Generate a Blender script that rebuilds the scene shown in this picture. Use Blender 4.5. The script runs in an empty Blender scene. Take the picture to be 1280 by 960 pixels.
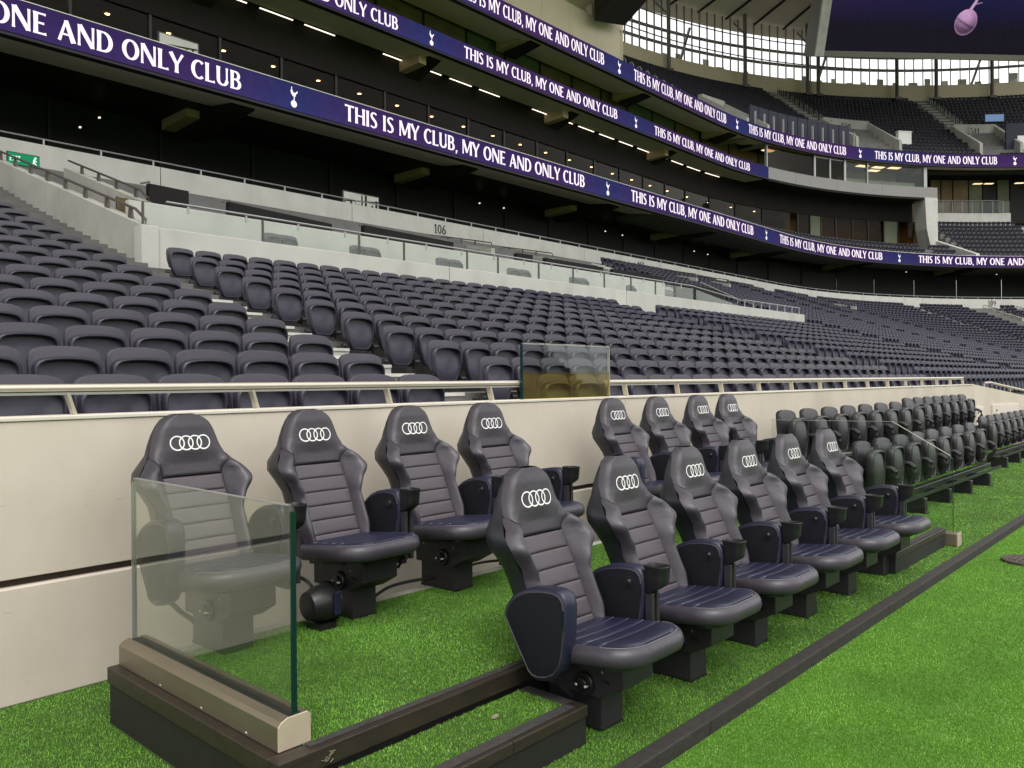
import bpy, bmesh, math, random
import numpy as np
from mathutils import Matrix, Vector
random.seed(7); RNG = np.random.default_rng(7)
R = math.radians
sc = bpy.context.scene
col = sc.collection

# ------------------------------------------------------------------ camera, sky, sun, exposure
F_PX = 1010.0; YAW = math.atan(920 / 1010.0); ROLL = -0.0084; HC = 1.5
cam_d = bpy.data.cameras.new('camera'); cam = bpy.data.objects.new('camera', cam_d); col.objects.link(cam)
cam_d.sensor_width = 36; cam_d.lens = F_PX / 1280 * 36; cam_d.shift_y = -4 / 1280
cam_d.clip_start = 0.05; cam_d.clip_end = 2000
fwd = Vector((math.cos(YAW), math.sin(YAW), 0)); rgt = Vector((math.sin(YAW), -math.cos(YAW), 0)); up = Vector((0, 0, 1))
cm = Matrix((rgt, up, -fwd)).transposed().to_4x4() @ Matrix.Rotation(ROLL, 4, 'Z')
cm.translation = (0, 0, HC); cam.matrix_world = cm
sc.camera = cam

SUN_EL, SUN_AZ = R(56), R(232)          # azimuth measured from +X counter-clockwise: light comes over the pitch
w = bpy.data.worlds.new('World'); sc.world = w; w.use_nodes = True
wn = w.node_tree.nodes; wl = w.node_tree.links
bg = wn['Background']; sky = wn.new('ShaderNodeTexSky'); sky.sky_type = 'NISHITA'; sky.sun_disc = False
sky.sun_elevation = SUN_EL; sky.sun_rotation = math.pi / 2 - SUN_AZ; sky.air_density = 1.0; sky.dust_density = 6.0; sky.ozone_density = 0.6
hs = wn.new('ShaderNodeHueSaturation'); hs.inputs['Saturation'].default_value = 0.35
wl.new(sky.outputs[0], hs.inputs['Color'])
# even white cloud cover over the clear sky, a little uneven
wt = wn.new('ShaderNodeTexCoord'); wz = wn.new('ShaderNodeTexNoise'); wz.inputs['Scale'].default_value = 2.5; wz.inputs['Detail'].default_value = 5
wl.new(wt.outputs['Generated'], wz.inputs['Vector']); wr = wn.new('ShaderNodeValToRGB')
wr.color_ramp.elements[0].position = 0.3; wr.color_ramp.elements[0].color = (6.2, 6.3, 6.5, 1); wr.color_ramp.elements[1].position = 0.7; wr.color_ramp.elements[1].color = (8.6, 8.5, 8.3, 1)
wl.new(wz.outputs['Fac'], wr.inputs[0]); wm = wn.new('ShaderNodeMixRGB'); wm.inputs[0].default_value = 0.85
wl.new(hs.outputs[0], wm.inputs[1]); wl.new(wr.outputs[0], wm.inputs[2]); wl.new(wm.outputs[0], bg.inputs['Color'])
bg.inputs['Strength'].default_value = 0.15
sd = bpy.data.lights.new('sun', 'SUN'); sun = bpy.data.objects.new('sun', sd); col.objects.link(sun)
sd.energy = 1.1; sd.angle = R(35); sd.color = (1.0, 0.955, 0.89)
sv = Vector((math.cos(SUN_AZ) * math.cos(SUN_EL), math.sin(SUN_AZ) * math.cos(SUN_EL), math.sin(SUN_EL)))
sun.rotation_euler = sv.to_track_quat('Z', 'Y').to_euler(); sun.location = (0, -20, 60)
vs = sc.view_settings
vs.view_transform = 'Standard'; vs.look = 'None'; vs.exposure = 0.72; vs.gamma = 1.0
sc.render.engine = 'CYCLES'
sc.cycles.max_bounces = 8; sc.cycles.transparent_max_bounces = 24; sc.cycles.caustics_reflective = False; sc.cycles.caustics_refractive = False

# ------------------------------------------------------------------ materials
def srgb(r, g, b):
    f = lambda c: (c / 255 / 12.92) if c / 255 <= 0.04045 else ((c / 255 + 0.055) / 1.055) ** 2.4
    return (f(r), f(g), f(b))
MATS = {}
def mat(name, colr, rough=0.6, metal=0.0, spec=0.5, noise=0.0, nscale=8.0, bump=0.0, bscale=60.0, coat=0.0, c2=None, obj_var=0.0, rvar=0.0, stretch=None):
    m = bpy.data.materials.new(name); m.use_nodes = True; nt = m.node_tree; n = nt.nodes; l = nt.links
    b = n['Principled BSDF']; b.inputs['Base Color'].default_value = (*colr, 1); b.inputs['Roughness'].default_value = rough
    b.inputs['Metallic'].default_value = metal; b.inputs['Specular IOR Level'].default_value = spec
    if coat: b.inputs['Coat Weight'].default_value = coat; b.inputs['Coat Roughness'].default_value = 0.25
    tc = n.new('ShaderNodeTexCoord'); src = tc.outputs['Object']
    if stretch:
        mp = n.new('ShaderNodeMapping'); mp.inputs['Scale'].default_value = stretch; l.new(src, mp.inputs[0]); src = mp.outputs[0]
    if noise or c2 or rvar:
        t = n.new('ShaderNodeTexNoise'); t.inputs['Scale'].default_value = nscale; t.inputs['Detail'].default_value = 6; t.inputs['Roughness'].default_value = 0.6
        l.new(src, t.inputs['Vector'])
        r = n.new('ShaderNodeValToRGB'); r.color_ramp.elements[0].position = 0.32; r.color_ramp.elements[1].position = 0.68
        d = c2 if c2 else tuple(c * (1 - noise) for c in colr)
        r.color_ramp.elements[0].color = (*d, 1); r.color_ramp.elements[1].color = (*colr, 1)
        l.new(t.outputs['Fac'], r.inputs[0]); out = r.outputs[0]
        if obj_var:
            oi = n.new('ShaderNodeObjectInfo'); mr = n.new('ShaderNodeMapRange'); mr.inputs[3].default_value = 1 - obj_var; mr.inputs[4].default_value = 1 + obj_var
            l.new(oi.outputs['Random'], mr.inputs[0]); hv = n.new('ShaderNodeHueSaturation'); l.new(mr.outputs[0], hv.inputs['Value']); l.new(out, hv.inputs['Color']); out = hv.outputs[0]
        l.new(out, b.inputs['Base Color'])
        if rvar:
            mr = n.new('ShaderNodeMapRange'); mr.inputs[3].default_value = max(0.05, rough - rvar); mr.inputs[4].default_value = rough + rvar
            l.new(t.outputs['Fac'], mr.inputs[0]); l.new(mr.outputs[0], b.inputs['Roughness'])
    if bump:
        t2 = n.new('ShaderNodeTexNoise'); t2.inputs['Scale'].default_value = bscale; t2.inputs['Detail'].default_value = 4
        l.new(src, t2.inputs['Vector']); bp = n.new('ShaderNodeBump'); bp.inputs['Strength'].default_value = bump; bp.inputs['Distance'].default_value = 0.01
        l.new(t2.outputs['Fac'], bp.inputs['Height']); l.new(bp.outputs[0], b.inputs['Normal'])
    MATS[name] = m; return m
def emat(name, colr, strength=1.0):
    m = bpy.data.materials.new(name); m.use_nodes = True; n = m.node_tree.nodes; l = m.node_tree.links
    n.remove(n['Principled BSDF']); e = n.new('ShaderNodeEmission'); e.inputs[0].default_value = (*colr, 1); e.inputs[1].default_value = strength
    l.new(e.outputs[0], n['Material Output'].inputs[0]); MATS[name] = m; return m
def gmat(name, tint, refl=0.06, frost=None, frostc=(0.5, 0.5, 0.5), rough=0.02):
    """thin pane: tinted see-through, a fresnel reflection and, if frost, a share of diffuse film"""
    m = bpy.data.materials.new(name); m.use_nodes = True; n = m.node_tree.nodes; l = m.node_tree.links
    n.remove(n['Principled BSDF'])
    tr = n.new('ShaderNodeBsdfTransparent'); tr.inputs[0].default_value = (*tint, 1)
    gl = n.new('ShaderNodeBsdfGlossy'); gl.inputs['Roughness'].default_value = rough; gl.inputs[0].default_value = (0.9, 0.95, 0.93, 1)
    lw = n.new('ShaderNodeLayerWeight'); lw.inputs[0].default_value = 0.5          # Schlick: the same from both sides of the pane
    pw = n.new('ShaderNodeMath'); pw.operation = 'POWER'; pw.inputs[1].default_value = 5.0; l.new(lw.outputs['Facing'], pw.inputs[0])
    ad = n.new('ShaderNodeMapRange'); ad.inputs[3].default_value = refl; ad.inputs[4].default_value = 0.85; l.new(pw.outputs[0], ad.inputs[0])
    mx = n.new('ShaderNodeMixShader'); l.new(ad.outputs[0], mx.inputs[0]); l.new(tr.outputs[0], mx.inputs[1]); l.new(gl.outputs[0], mx.inputs[2])
    out = mx.outputs[0]
    if frost:
        df = n.new('ShaderNodeBsdfDiffuse'); df.inputs[0].default_value = (*frostc, 1)
        m2 = n.new('ShaderNodeMixShader'); m2.inputs[0].default_value = frost; l.new(out, m2.inputs[1]); l.new(df.outputs[0], m2.inputs[2]); out = m2.outputs[0]
    l.new(out, n['Material Output'].inputs[0]); MATS[name] = m; return m

mat('wall_paint', (0.605, 0.540, 0.455), 0.75, c2=(0.55, 0.488, 0.405), nscale=2.2, bump=0.05, bscale=140)
mat('wall_coping', (0.66, 0.61, 0.53), 0.7, noise=0.08, nscale=5)
mat('groove_dark', (0.045, 0.03, 0.022), 0.8)
mat('concrete', (0.40, 0.39, 0.35), 0.85, c2=(0.31, 0.305, 0.275), nscale=1.1, bump=0.12, bscale=40)
mat('concrete_pale', (0.50, 0.49, 0.455), 0.85, c2=(0.44, 0.43, 0.40), nscale=1.5, bump=0.08, bscale=40)
mat('terrace_grey', (0.15, 0.145, 0.14), 0.85, c2=(0.11, 0.105, 0.10), nscale=2)
mat('nosing', (0.62, 0.60, 0.55), 0.7, noise=0.2, nscale=6)
mat('steel', (0.62, 0.56, 0.47), 0.36, metal=0.65, noise=0.05, nscale=2)
mat('steel_dull', (0.36, 0.35, 0.33), 0.5, metal=0.6)
mat('rail_dark', (0.10, 0.09, 0.075), 0.5, metal=0.5)
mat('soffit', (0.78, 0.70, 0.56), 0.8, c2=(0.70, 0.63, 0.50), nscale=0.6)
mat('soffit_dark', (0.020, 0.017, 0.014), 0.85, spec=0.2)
mat('beige_panel', (0.58, 0.50, 0.36), 0.75, c2=(0.52, 0.45, 0.32), nscale=0.5)
mat('haunch', (0.55, 0.42, 0.25), 0.8, c2=(0.47, 0.35, 0.21), nscale=0.8)
mat('fascia_grey', (0.21, 0.205, 0.20), 0.55, noise=0.06, nscale=1)
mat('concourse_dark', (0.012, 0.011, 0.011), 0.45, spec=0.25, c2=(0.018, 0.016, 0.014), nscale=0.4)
mat('interior_brown', (0.26, 0.18, 0.095), 0.8, c2=(0.14, 0.10, 0.055), nscale=0.5)
mat('interior_green', (0.15, 0.17, 0.11), 0.8, noise=0.2, nscale=1)
mat('mullion', (0.02, 0.02, 0.02), 0.5, metal=0.2)
mat('mullion_pale', (0.33, 0.34, 0.34), 0.4, metal=0.5)
mat('seat_plastic', (0.024, 0.021, 0.038), 0.45, spec=0.5, c2=(0.020, 0.0175, 0.029), nscale=3, obj_var=0.10, bump=0.06, bscale=300)
mat('seat_pad', (0.045, 0.040, 0.058), 0.55, spec=0.45, c2=(0.038, 0.034, 0.046), nscale=4, obj_var=0.08, bump=0.10, bscale=380)
mat('seat_far', (0.017, 0.0155, 0.034), 0.55, spec=0.4, c2=(0.015, 0.0135, 0.029), nscale=0.35)
mat('seat_navy', (0.018, 0.017, 0.028), 0.55, spec=0.4, c2=(0.012, 0.012, 0.020), nscale=0.3)
mat('seat_black', (0.022, 0.0195, 0.026), 0.45, spec=0.45, c2=(0.014, 0.012, 0.014), nscale=5, obj_var=0.1)
mat('seat_black_hard', (0.024, 0.021, 0.026), 0.40, spec=0.5, c2=(0.016, 0.0135, 0.015), nscale=5, obj_var=0.1)
mat('leather', (0.041, 0.035, 0.046), 0.44, spec=0.5, c2=(0.035, 0.030, 0.039), nscale=7, bump=0.10, bscale=520, rvar=0.06)
mat('leather_panel', (0.074, 0.062, 0.073), 0.50, spec=0.45, c2=(0.064, 0.054, 0.063), nscale=6, bump=0.12, bscale=620, rvar=0.05)
mat('leather_navy', (0.013, 0.014, 0.038), 0.38, spec=0.5, c2=(0.010, 0.011, 0.030), nscale=7, bump=0.10, bscale=520, rvar=0.06)
mat('leather_side', (0.042, 0.036, 0.049), 0.38, spec=0.55, c2=(0.036, 0.030, 0.042), nscale=7, bump=0.08, bscale=520, rvar=0.06)
mat('shell', (0.014, 0.014, 0.021), 0.42, spec=0.5, noise=0.15, nscale=9)
mat('arm_cloth', (0.0060, 0.0065, 0.011), 0.75, spec=0.25, noise=0.12, nscale=30, bump=0.15, bscale=700)
mat('stitch', (0.26, 0.25, 0.31), 0.7)
mat('stitch_dark', (0.16, 0.14, 0.17), 0.7)
mat('pedestal', (0.030, 0.028, 0.031), 0.42, spec=0.45, c2=(0.024, 0.022, 0.025), nscale=10, rvar=0.08)
mat('black_plastic', (0.012, 0.012, 0.013), 0.35, spec=0.5)
mat('rubber', (0.022, 0.020, 0.020), 0.8, c2=(0.045, 0.040, 0.036), nscale=35, bump=0.5, bscale=130)
mat('timber_edge', (0.036, 0.025, 0.017), 0.45, c2=(0.018, 0.014, 0.011), nscale=6, stretch=(1, 6, 6), bump=0.2, bscale=60)
mat('platform_black', (0.009, 0.0085, 0.008), 0.6, c2=(0.014, 0.013, 0.012), nscale=9)
mat('kerb', (0.030, 0.025, 0.022), 0.75, c2=(0.016, 0.014, 0.013), nscale=22, bump=0.4, bscale=90)
mat('shoe_metal', (0.27, 0.23, 0.17), 0.42, metal=0.75, rvar=0.06, nscale=4, noise=0.12, stretch=(8, 1, 8))
mat('cap_metal', (0.60, 0.50, 0.38), 0.45, metal=0.35, noise=0.1, nscale=14)
mat('turf_base', (0.048, 0.112, 0.009), 0.9, c2=(0.035, 0.085, 0.007), nscale=60, bump=1.0, bscale=260)
mat('white_paint', (0.78, 0.77, 0.73), 0.6)
mat('logo_white', (0.82, 0.81, 0.80), 0.5)
mat('print_black', (0.01, 0.01, 0.01), 0.7)
mat('ribbon_case', (0.010, 0.008, 0.014), 0.6)
mat('black_panel', (0.010, 0.009, 0.009), 0.7, spec=0.2)
mat('debris', (0.28, 0.26, 0.16), 0.9, noise=0.5, nscale=40)
mat('drain_brown', (0.10, 0.08, 0.065), 0.8, c2=(0.03, 0.025, 0.02), nscale=60, bump=0.6, bscale=80)
mat('glass_edge', (0.003, 0.024, 0.022), 0.12, spec=0.6)
mat('blue_panel', (0.006, 0.008, 0.026), 0.6)
mat('casing', (0.115, 0.105, 0.085), 0.6)
gmat('glass_clear', (0.93, 0.96, 0.94), 0.03)
gmat('glass_front', (0.972, 0.979, 0.962), 0.028, frost=0.008, frostc=(0.50, 0.50, 0.43))  # thin olive film stands in for the milky reflection on clear glass
gmat('glass_balustrade', (0.88, 0.91, 0.88), 0.04, frost=0.06, frostc=(0.45, 0.48, 0.44), rough=0.08)
gmat('glass_dark', (0.66, 0.56, 0.42), 0.006)
gmat('glass_reflection', (0.90, 0.80, 0.45), 0.03, frost=0.05, frostc=(0.30, 0.24, 0.10))  # yellowish tint and film paint a beige reflection into the lower pane
gmat('glass_window', (0.93, 0.94, 0.93), 0.02)
emat('led_white', (1.0, 0.88, 0.97), 0.75)
emat('strip_light', (1.0, 0.86, 0.66), 1.3)
emat('downlight', (1.0, 0.78, 0.45), 14.0)
emat('lamp_dot', (1.0, 0.88, 0.70), 0.9)
emat('exit_green', (0.012, 0.24, 0.10), 0.7)
emat('exit_white', (0.75, 0.95, 0.82), 0.8)
emat('lamp_warm', (1.0, 0.72, 0.38), 0.9)
emat('tv_picture', (0.16, 0.26, 0.42), 0.6)

# leather: soft creases and a fine grain under the sheen
for nm in ('leather', 'leather_panel', 'leather_side', 'leather_navy'):
    nt = MATS[nm].node_tree; n = nt.nodes; l = nt.links; b = n['Principled BSDF']; bp = b.inputs['Normal'].links[0].from_node; tc = n.new('ShaderNodeTexCoord')
    t = n.new('ShaderNodeTexNoise'); t.inputs['Scale'].default_value = 17; t.inputs['Detail'].default_value = 7; t.inputs['Roughness'].default_value = 0.62; t.inputs['Distortion'].default_value = 0.8; l.new(tc.outputs['Object'], t.inputs['Vector'])
    oi = n.new('ShaderNodeObjectInfo'); ad = n.new('ShaderNodeVectorMath'); ad.operation = 'ADD'; l.new(tc.outputs['Object'], ad.inputs[0]); l.new(oi.outputs['Location'], ad.inputs[1]); l.new(ad.outputs[0], t.inputs['Vector'])
    b2 = n.new('ShaderNodeBump'); b2.inputs['Strength'].default_value = 0.16; b2.inputs['Distance'].default_value = 0.02; l.new(t.outputs['Fac'], b2.inputs['Height']); l.new(bp.outputs[0], b2.inputs['Normal']); l.new(b2.outputs[0], b.inputs['Normal'])
# the painted wall: faint water stains and small scuffs
def wall_wear(name):
    nt = MATS[name].node_tree; n = nt.nodes; l = nt.links; b = n['Principled BSDF']; src = b.inputs['Base Color'].links[0].from_socket; tc = n.new('ShaderNodeTexCoord')
    def layer(src, scale, stretch, lo, hi, dark):
        mp = n.new('ShaderNodeMapping'); mp.inputs['Scale'].default_value = stretch; l.new(tc.outputs['Object'], mp.inputs[0]); t = n.new('ShaderNodeTexNoise'); t.inputs['Scale'].default_value = scale; t.inputs['Detail'].default_value = 3
        l.new(mp.outputs[0], t.inputs['Vector']); mr = n.new('ShaderNodeMapRange'); mr.inputs[1].default_value = lo; mr.inputs[2].default_value = hi; mr.inputs[3].default_value = 1.0; mr.inputs[4].default_value = dark; l.new(t.outputs['Fac'], mr.inputs[0])
        h = n.new('ShaderNodeHueSaturation'); l.new(mr.outputs[0], h.inputs['Value']); l.new(src, h.inputs['Color']); return h.outputs[0]
    o = layer(src, 1.3, (1, 1, 0.35), 0.5, 0.75, 0.86); o = layer(o, 55, (1, 1, 1), 0.735, 0.76, 0.62); o = layer(o, 16, (0.35, 1, 2.5), 0.71, 0.76, 0.82); l.new(o, b.inputs['Base Color'])
wall_wear('wall_paint'); wall_wear('concrete_pale'); wall_wear('concrete')
# grass blades: colour changes a little from blade to blade
def grass_mat():
    m = bpy.data.materials.new('turf_blade'); m.use_nodes = True; n = m.node_tree.nodes; l = m.node_tree.links
    b = n['Principled BSDF']; b.inputs['Roughness'].default_value = 0.55; b.inputs['Specular IOR Level'].default_value = 0.35
    g = n.new('ShaderNodeNewGeometry'); r = n.new('ShaderNodeValToRGB')
    r.color_ramp.elements[0].color = (0.066, 0.196, 0.013, 1); r.color_ramp.elements[1].color = (0.27, 0.49, 0.09, 1)
    e = r.color_ramp.elements.new(0.55); e.color = (0.118, 0.300, 0.022, 1)
    l.new(g.outputs['Random Per Island'], r.inputs[0])
    tc = n.new('ShaderNodeTexCoord'); t = n.new('ShaderNodeTexNoise'); t.inputs['Scale'].default_value = 2.2; t.inputs['Detail'].default_value = 3
    l.new(tc.outputs['Object'], t.inputs['Vector']); hv = n.new('ShaderNodeHueSaturation'); mr = n.new('ShaderNodeMapRange')
    mr.inputs[1].default_value = 0.3; mr.inputs[2].default_value = 0.7; mr.inputs[3].default_value = 0.70; mr.inputs[4].default_value = 1.25
    l.new(t.outputs['Fac'], mr.inputs[0]); l.new(mr.outputs[0], hv.inputs['Value']); l.new(r.outputs[0], hv.inputs['Color'])
    t3 = n.new('ShaderNodeTexNoise'); t3.inputs['Scale'].default_value = 5.5; t3.inputs['Detail'].default_value = 5; l.new(tc.outputs['Object'], t3.inputs['Vector'])
    m3 = n.new('ShaderNodeMapRange'); m3.inputs[1].default_value = 0.56; m3.inputs[2].default_value = 0.72; m3.inputs[3].default_value = 0.0; m3.inputs[4].default_value = 0.32; l.new(t3.outputs['Fac'], m3.inputs[0])
    mx = n.new('ShaderNodeMixRGB'); mx.inputs[2].default_value = (0.28, 0.45, 0.12, 1); l.new(m3.outputs[0], mx.inputs[0]); l.new(hv.outputs[0], mx.inputs[1]); l.new(mx.outputs[0], b.inputs['Base Color'])
    MATS['turf_blade'] = m
grass_mat()
# the pitch surface itself: short turf whose blades are too far to tell apart
def turf_sheet_mat():
    m = bpy.data.materials.new('turf_sheet'); m.use_nodes = True; n = m.node_tree.nodes; l = m.node_tree.links
    b = n['Principled BSDF']; b.inputs['Roughness'].default_value = 0.8; b.inputs['Specular IOR Level'].default_value = 0.2
    tc = n.new('ShaderNodeTexCoord'); t = n.new('ShaderNodeTexNoise'); t.inputs['Scale'].default_value = 90; t.inputs['Detail'].default_value = 6; t.inputs['Roughness'].default_value = 0.75
    l.new(tc.outputs['Object'], t.inputs['Vector']); r = n.new('ShaderNodeValToRGB'); r.color_ramp.elements[0].position = 0.33; r.color_ramp.elements[1].position = 0.7
    r.color_ramp.elements[0].color = (0.042, 0.134, 0.008, 1); r.color_ramp.elements[1].color = (0.150, 0.325, 0.036, 1)
    l.new(t.outputs['Fac'], r.inputs[0]); l.new(r.outputs[0], b.inputs['Base Color'])
    bp = n.new('ShaderNodeBump'); bp.inputs['Strength'].default_value = 0.9; bp.inputs['Distance'].default_value = 0.02
    l.new(t.outputs['Fac'], bp.inputs['Height']); l.new(bp.outputs[0], b.inputs['Normal']); MATS['turf_sheet'] = m
turf_sheet_mat()
# display surfaces take their picture from a colour attribute (a screen gives off light)
def screen_mat():
    m = bpy.data.materials.new('led_display'); m.use_nodes = True; n = m.node_tree.nodes; l = m.node_tree.links
    n.remove(n['Principled BSDF']); e = n.new('ShaderNodeEmission'); a = n.new('ShaderNodeAttribute'); a.attribute_name = 'picture'
    tc = n.new('ShaderNodeTexCoord'); t = n.new('ShaderNodeTexNoise'); t.inputs['Scale'].default_value = 3.0; t.inputs['Detail'].default_value = 5
    l.new(tc.outputs['Object'], t.inputs['Vector']); mr = n.new('ShaderNodeMapRange'); mr.inputs[3].default_value = 0.75; mr.inputs[4].default_value = 1.25
    l.new(t.outputs['Fac'], mr.inputs[0]); mu = n.new('ShaderNodeVectorMath'); mu.operation = 'SCALE'; l.new(a.outputs['Color'], mu.inputs[0]); l.new(mr.outputs[0], mu.inputs['Scale'])
    l.new(mu.outputs[0], e.inputs[0]); l.new(e.outputs[0], n['Material Output'].inputs[0]); MATS['led_display'] = m
screen_mat()

# ------------------------------------------------------------------ mesh helpers
class MB:
    def __init__(s): s.v = []; s.f = []
    def add(s, vs, fs):
        o = len(s.v); s.v += [tuple(v) for v in vs]; s.f += [tuple(i + o for i in f) for f in fs]; return s
    def box(s, x0, x1, y0, y1, z0, z1):
        return s.add([(x0,y0,z0),(x1,y0,z0),(x1,y1,z0),(x0,y1,z0),(x0,y0,z1),(x1,y0,z1),(x1,y1,z1),(x0,y1,z1)],
                     [(0,3,2,1),(4,5,6,7),(0,1,5,4),(1,2,6,5),(2,3,7,6),(3,0,4,7)])
    def bar(s, a, b, wx, wz, upv=(0,0,1)):
        """a box beam from a to b, wx wide and wz high"""
        a, b = Vector(a), Vector(b); d = (b - a).normalized(); u = Vector(upv); sd = d.cross(u)
        if sd.length < 1e-5: sd = d.cross(Vector((0,1,0)))
        sd.normalize(); u = sd.cross(d).normalized(); vs = []
        for p in (a, b):
            for i, j in ((-1,-1),(1,-1),(1,1),(-1,1)): vs.append(p + sd * (i * wx / 2) + u * (j * wz / 2))
        return s.add(vs, [(3,2,1,0),(4,5,6,7),(0,1,5,4),(1,2,6,5),(2,3,7,6),(3,0,4,7)])
    def tube(s, pts, r, n=8, cap=True):
        pts = [Vector(p) for p in pts]; rings = []
        for i, p in enumerate(pts):
            d = (pts[min(i+1, len(pts)-1)] - pts[max(i-1, 0)]).normalized()
            a = d.cross(Vector((0,0,1)));
            if a.length < 1e-3: a = d.cross(Vector((0,1,0)))
            a.normalize(); b = d.cross(a); rr = r[i] if isinstance(r, (list, tuple)) else r
            rings.append([p + a * (math.cos(2*math.pi*k/n) * rr) + b * (math.sin(2*math.pi*k/n) * rr) for k in range(n)])
        vs = [q for g in rings for q in g]; fs = []
        for i in range(len(pts) - 1):
            for k in range(n): fs.append((i*n+k, i*n+(k+1)%n, (i+1)*n+(k+1)%n, (i+1)*n+k))
        if cap: fs.append(tuple(reversed(range(n)))); fs.append(tuple(range((len(pts)-1)*n, len(pts)*n)))
        return s.add(vs, fs)
    def prism(s, poly, axis, a, b):
        """extrude polygon (2D) along axis 0/1/2 from a to b"""
        n = len(poly)
        def mk(p, t): q = list(p); q.insert(axis, t); return tuple(q)
        vs = [mk(p, a) for p in poly] + [mk(p, b) for p in poly]
        return s.add(vs, [tuple(reversed(range(n))), tuple(range(n, 2*n))] + [(i, (i+1)%n, n+(i+1)%n, n+i) for i in range(n)])
    def loft(s, rings, closed=True, cap0=False, cap1=False):
        n = len(rings[0]); vs = [q for g in rings for q in g]; fs = []
        for i in range(len(rings)-1):
            for k in range(n if closed else n-1): fs.append((i*n+k, i*n+(k+1)%n, (i+1)*n+(k+1)%n, (i+1)*n+k))
        if cap0: fs.append(tuple(reversed(range(n))))
        if cap1: fs.append(tuple(range((len(rings)-1)*n, len(rings)*n)))
        return s.add(vs, fs)
    def mesh(s, name, m, smooth=False, bevel=0.0, fix=True, angle=40):
        me = bpy.data.meshes.new(name); me.from_pydata(s.v, [], s.f); me.update()
        if fix or bevel:
            bm = bmesh.new(); bm.from_mesh(me)
            if bevel:
                es = [e for e in bm.edges if len(e.link_faces) == 2 and e.calc_face_angle(0) > R(30)]
                bmesh.ops.bevel(bm, geom=es, offset=bevel, segments=2, affect='EDGES', profile=0.5, clamp_overlap=True)
            if fix: bmesh.ops.recalc_face_normals(bm, faces=bm.faces)
            bm.to_mesh(me); bm.free()
        if smooth:
            me.polygons.foreach_set('use_smooth', [True] * len(me.polygons)); me.set_sharp_from_angle(angle=R(angle))
        me.materials.append(MATS[m]); return me
    def build(s, name, m, parent=None, **k): return obj(name, s.mesh(name, m, **k), parent)
def obj(name, me, parent=None):
    o = bpy.data.objects.new(name, me); col.objects.link(o)
    if parent is not None: o.parent = parent
    return o
def empty(name, loc=(0,0,0), rz=0.0):
    o = bpy.data.objects.new(name, None); col.objects.link(o); o.location = loc; o.rotation_euler = (0,0,rz); o.empty_display_size = 0.1; return o
def tag(o, label=None, cat=None, group=None, kind=None):
    if label: o['label'] = label
    if cat: o['category'] = cat
    if group: o['group'] = group
    if kind: o['kind'] = kind
    return o
def thing(name, label, cat, group=None, loc=(0,0,0), rz=0.0): return tag(empty(name, loc, rz), label, cat, group)
def copy_tree(o, parent=None):
    c = o.copy(); col.objects.link(c); c.parent = parent
    for ch in list(o.children): copy_tree(ch, c)
    return c
ORD = 'first second third fourth fifth sixth seventh eighth ninth tenth eleventh twelfth thirteenth fourteenth fifteenth sixteenth seventeenth eighteenth nineteenth twentieth'.split()
def ordinal(n): return ORD[n - 1] if n <= 20 else ('twenty-' + ORD[n - 21] if n <= 29 else 'thirtieth' if n == 30 else 'thirty-' + ORD[n - 31])
def _old(n): return {1:'first',2:'second',3:'third',4:'fourth',5:'fifth',6:'sixth',7:'seventh',8:'eighth',9:'ninth',10:'tenth',11:'eleventh',12:'twelfth'}.get(n, '%dth' % n)

# the bowl: s runs along the touchline and bends round the corner; Y is the distance from the touchline
SC, CY = 62.2, -13.0
def P(s, Y, Z):
    if s <= SC: return (s, Y, Z)
    a = (s - SC) / 40.0; r = Y - CY
    return (SC + r * math.sin(a), CY + r * math.cos(a), Z)
def ang(s): return 0.0 if s <= SC else (s - SC) / 40.0
def srange(s0, s1, step=2.0):
    out = [s0]
    if s0 < SC < s1: pts = [SC]
    else: pts = []
    if s1 > SC:
        a = max(s0, SC); n = max(1, int((s1 - a) / step)); pts += [a + (s1 - a) * i / n for i in range(1, n + 1)]
    if s0 < SC and s1 <= SC: pts = [s1]
    for p in pts:
        if p > out[-1] + 1e-6: out.append(p)
    return out
def sweep(mb, prof, s0, s1, closed=True, step=2.0, caps=True):
    ss = srange(s0, s1, step); rings = [[P(s, y, z) for y, z in prof] for s in ss]
    return mb.loft(rings, closed=closed, cap0=caps and closed, cap1=caps and closed)
def sbox(mb, s0, s1, y0, y1, z0, z1, step=2.0): return sweep(mb, [(y0,z0),(y1,z0),(y1,z1),(y0,z1)], s0, s1, True, step)
def cray(px, py):
    dx, dy = px - 640, py - 476; cr, sr = math.cos(ROLL), math.sin(ROLL)
    u = (dx * cr + dy * sr) / F_PX; v = -(-dx * sr + dy * cr) / F_PX
    return fwd + rgt * u + up * v
def on_y(px, py, Y): k = cray(px, py); t = Y / k.y; return Vector((k.x * t, Y, HC + k.z * t))
def to_px(p):
    q = Vector(p) - Vector((0,0,HC)); D = q.dot(fwd)
    if D < 0.1: return None
    u, v = F_PX * q.dot(rgt) / D, -F_PX * q.z / D; cr, sr = math.cos(ROLL), math.sin(ROLL)
    return 640 + u * cr - v * sr, 476 + u * sr + v * cr, D

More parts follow.
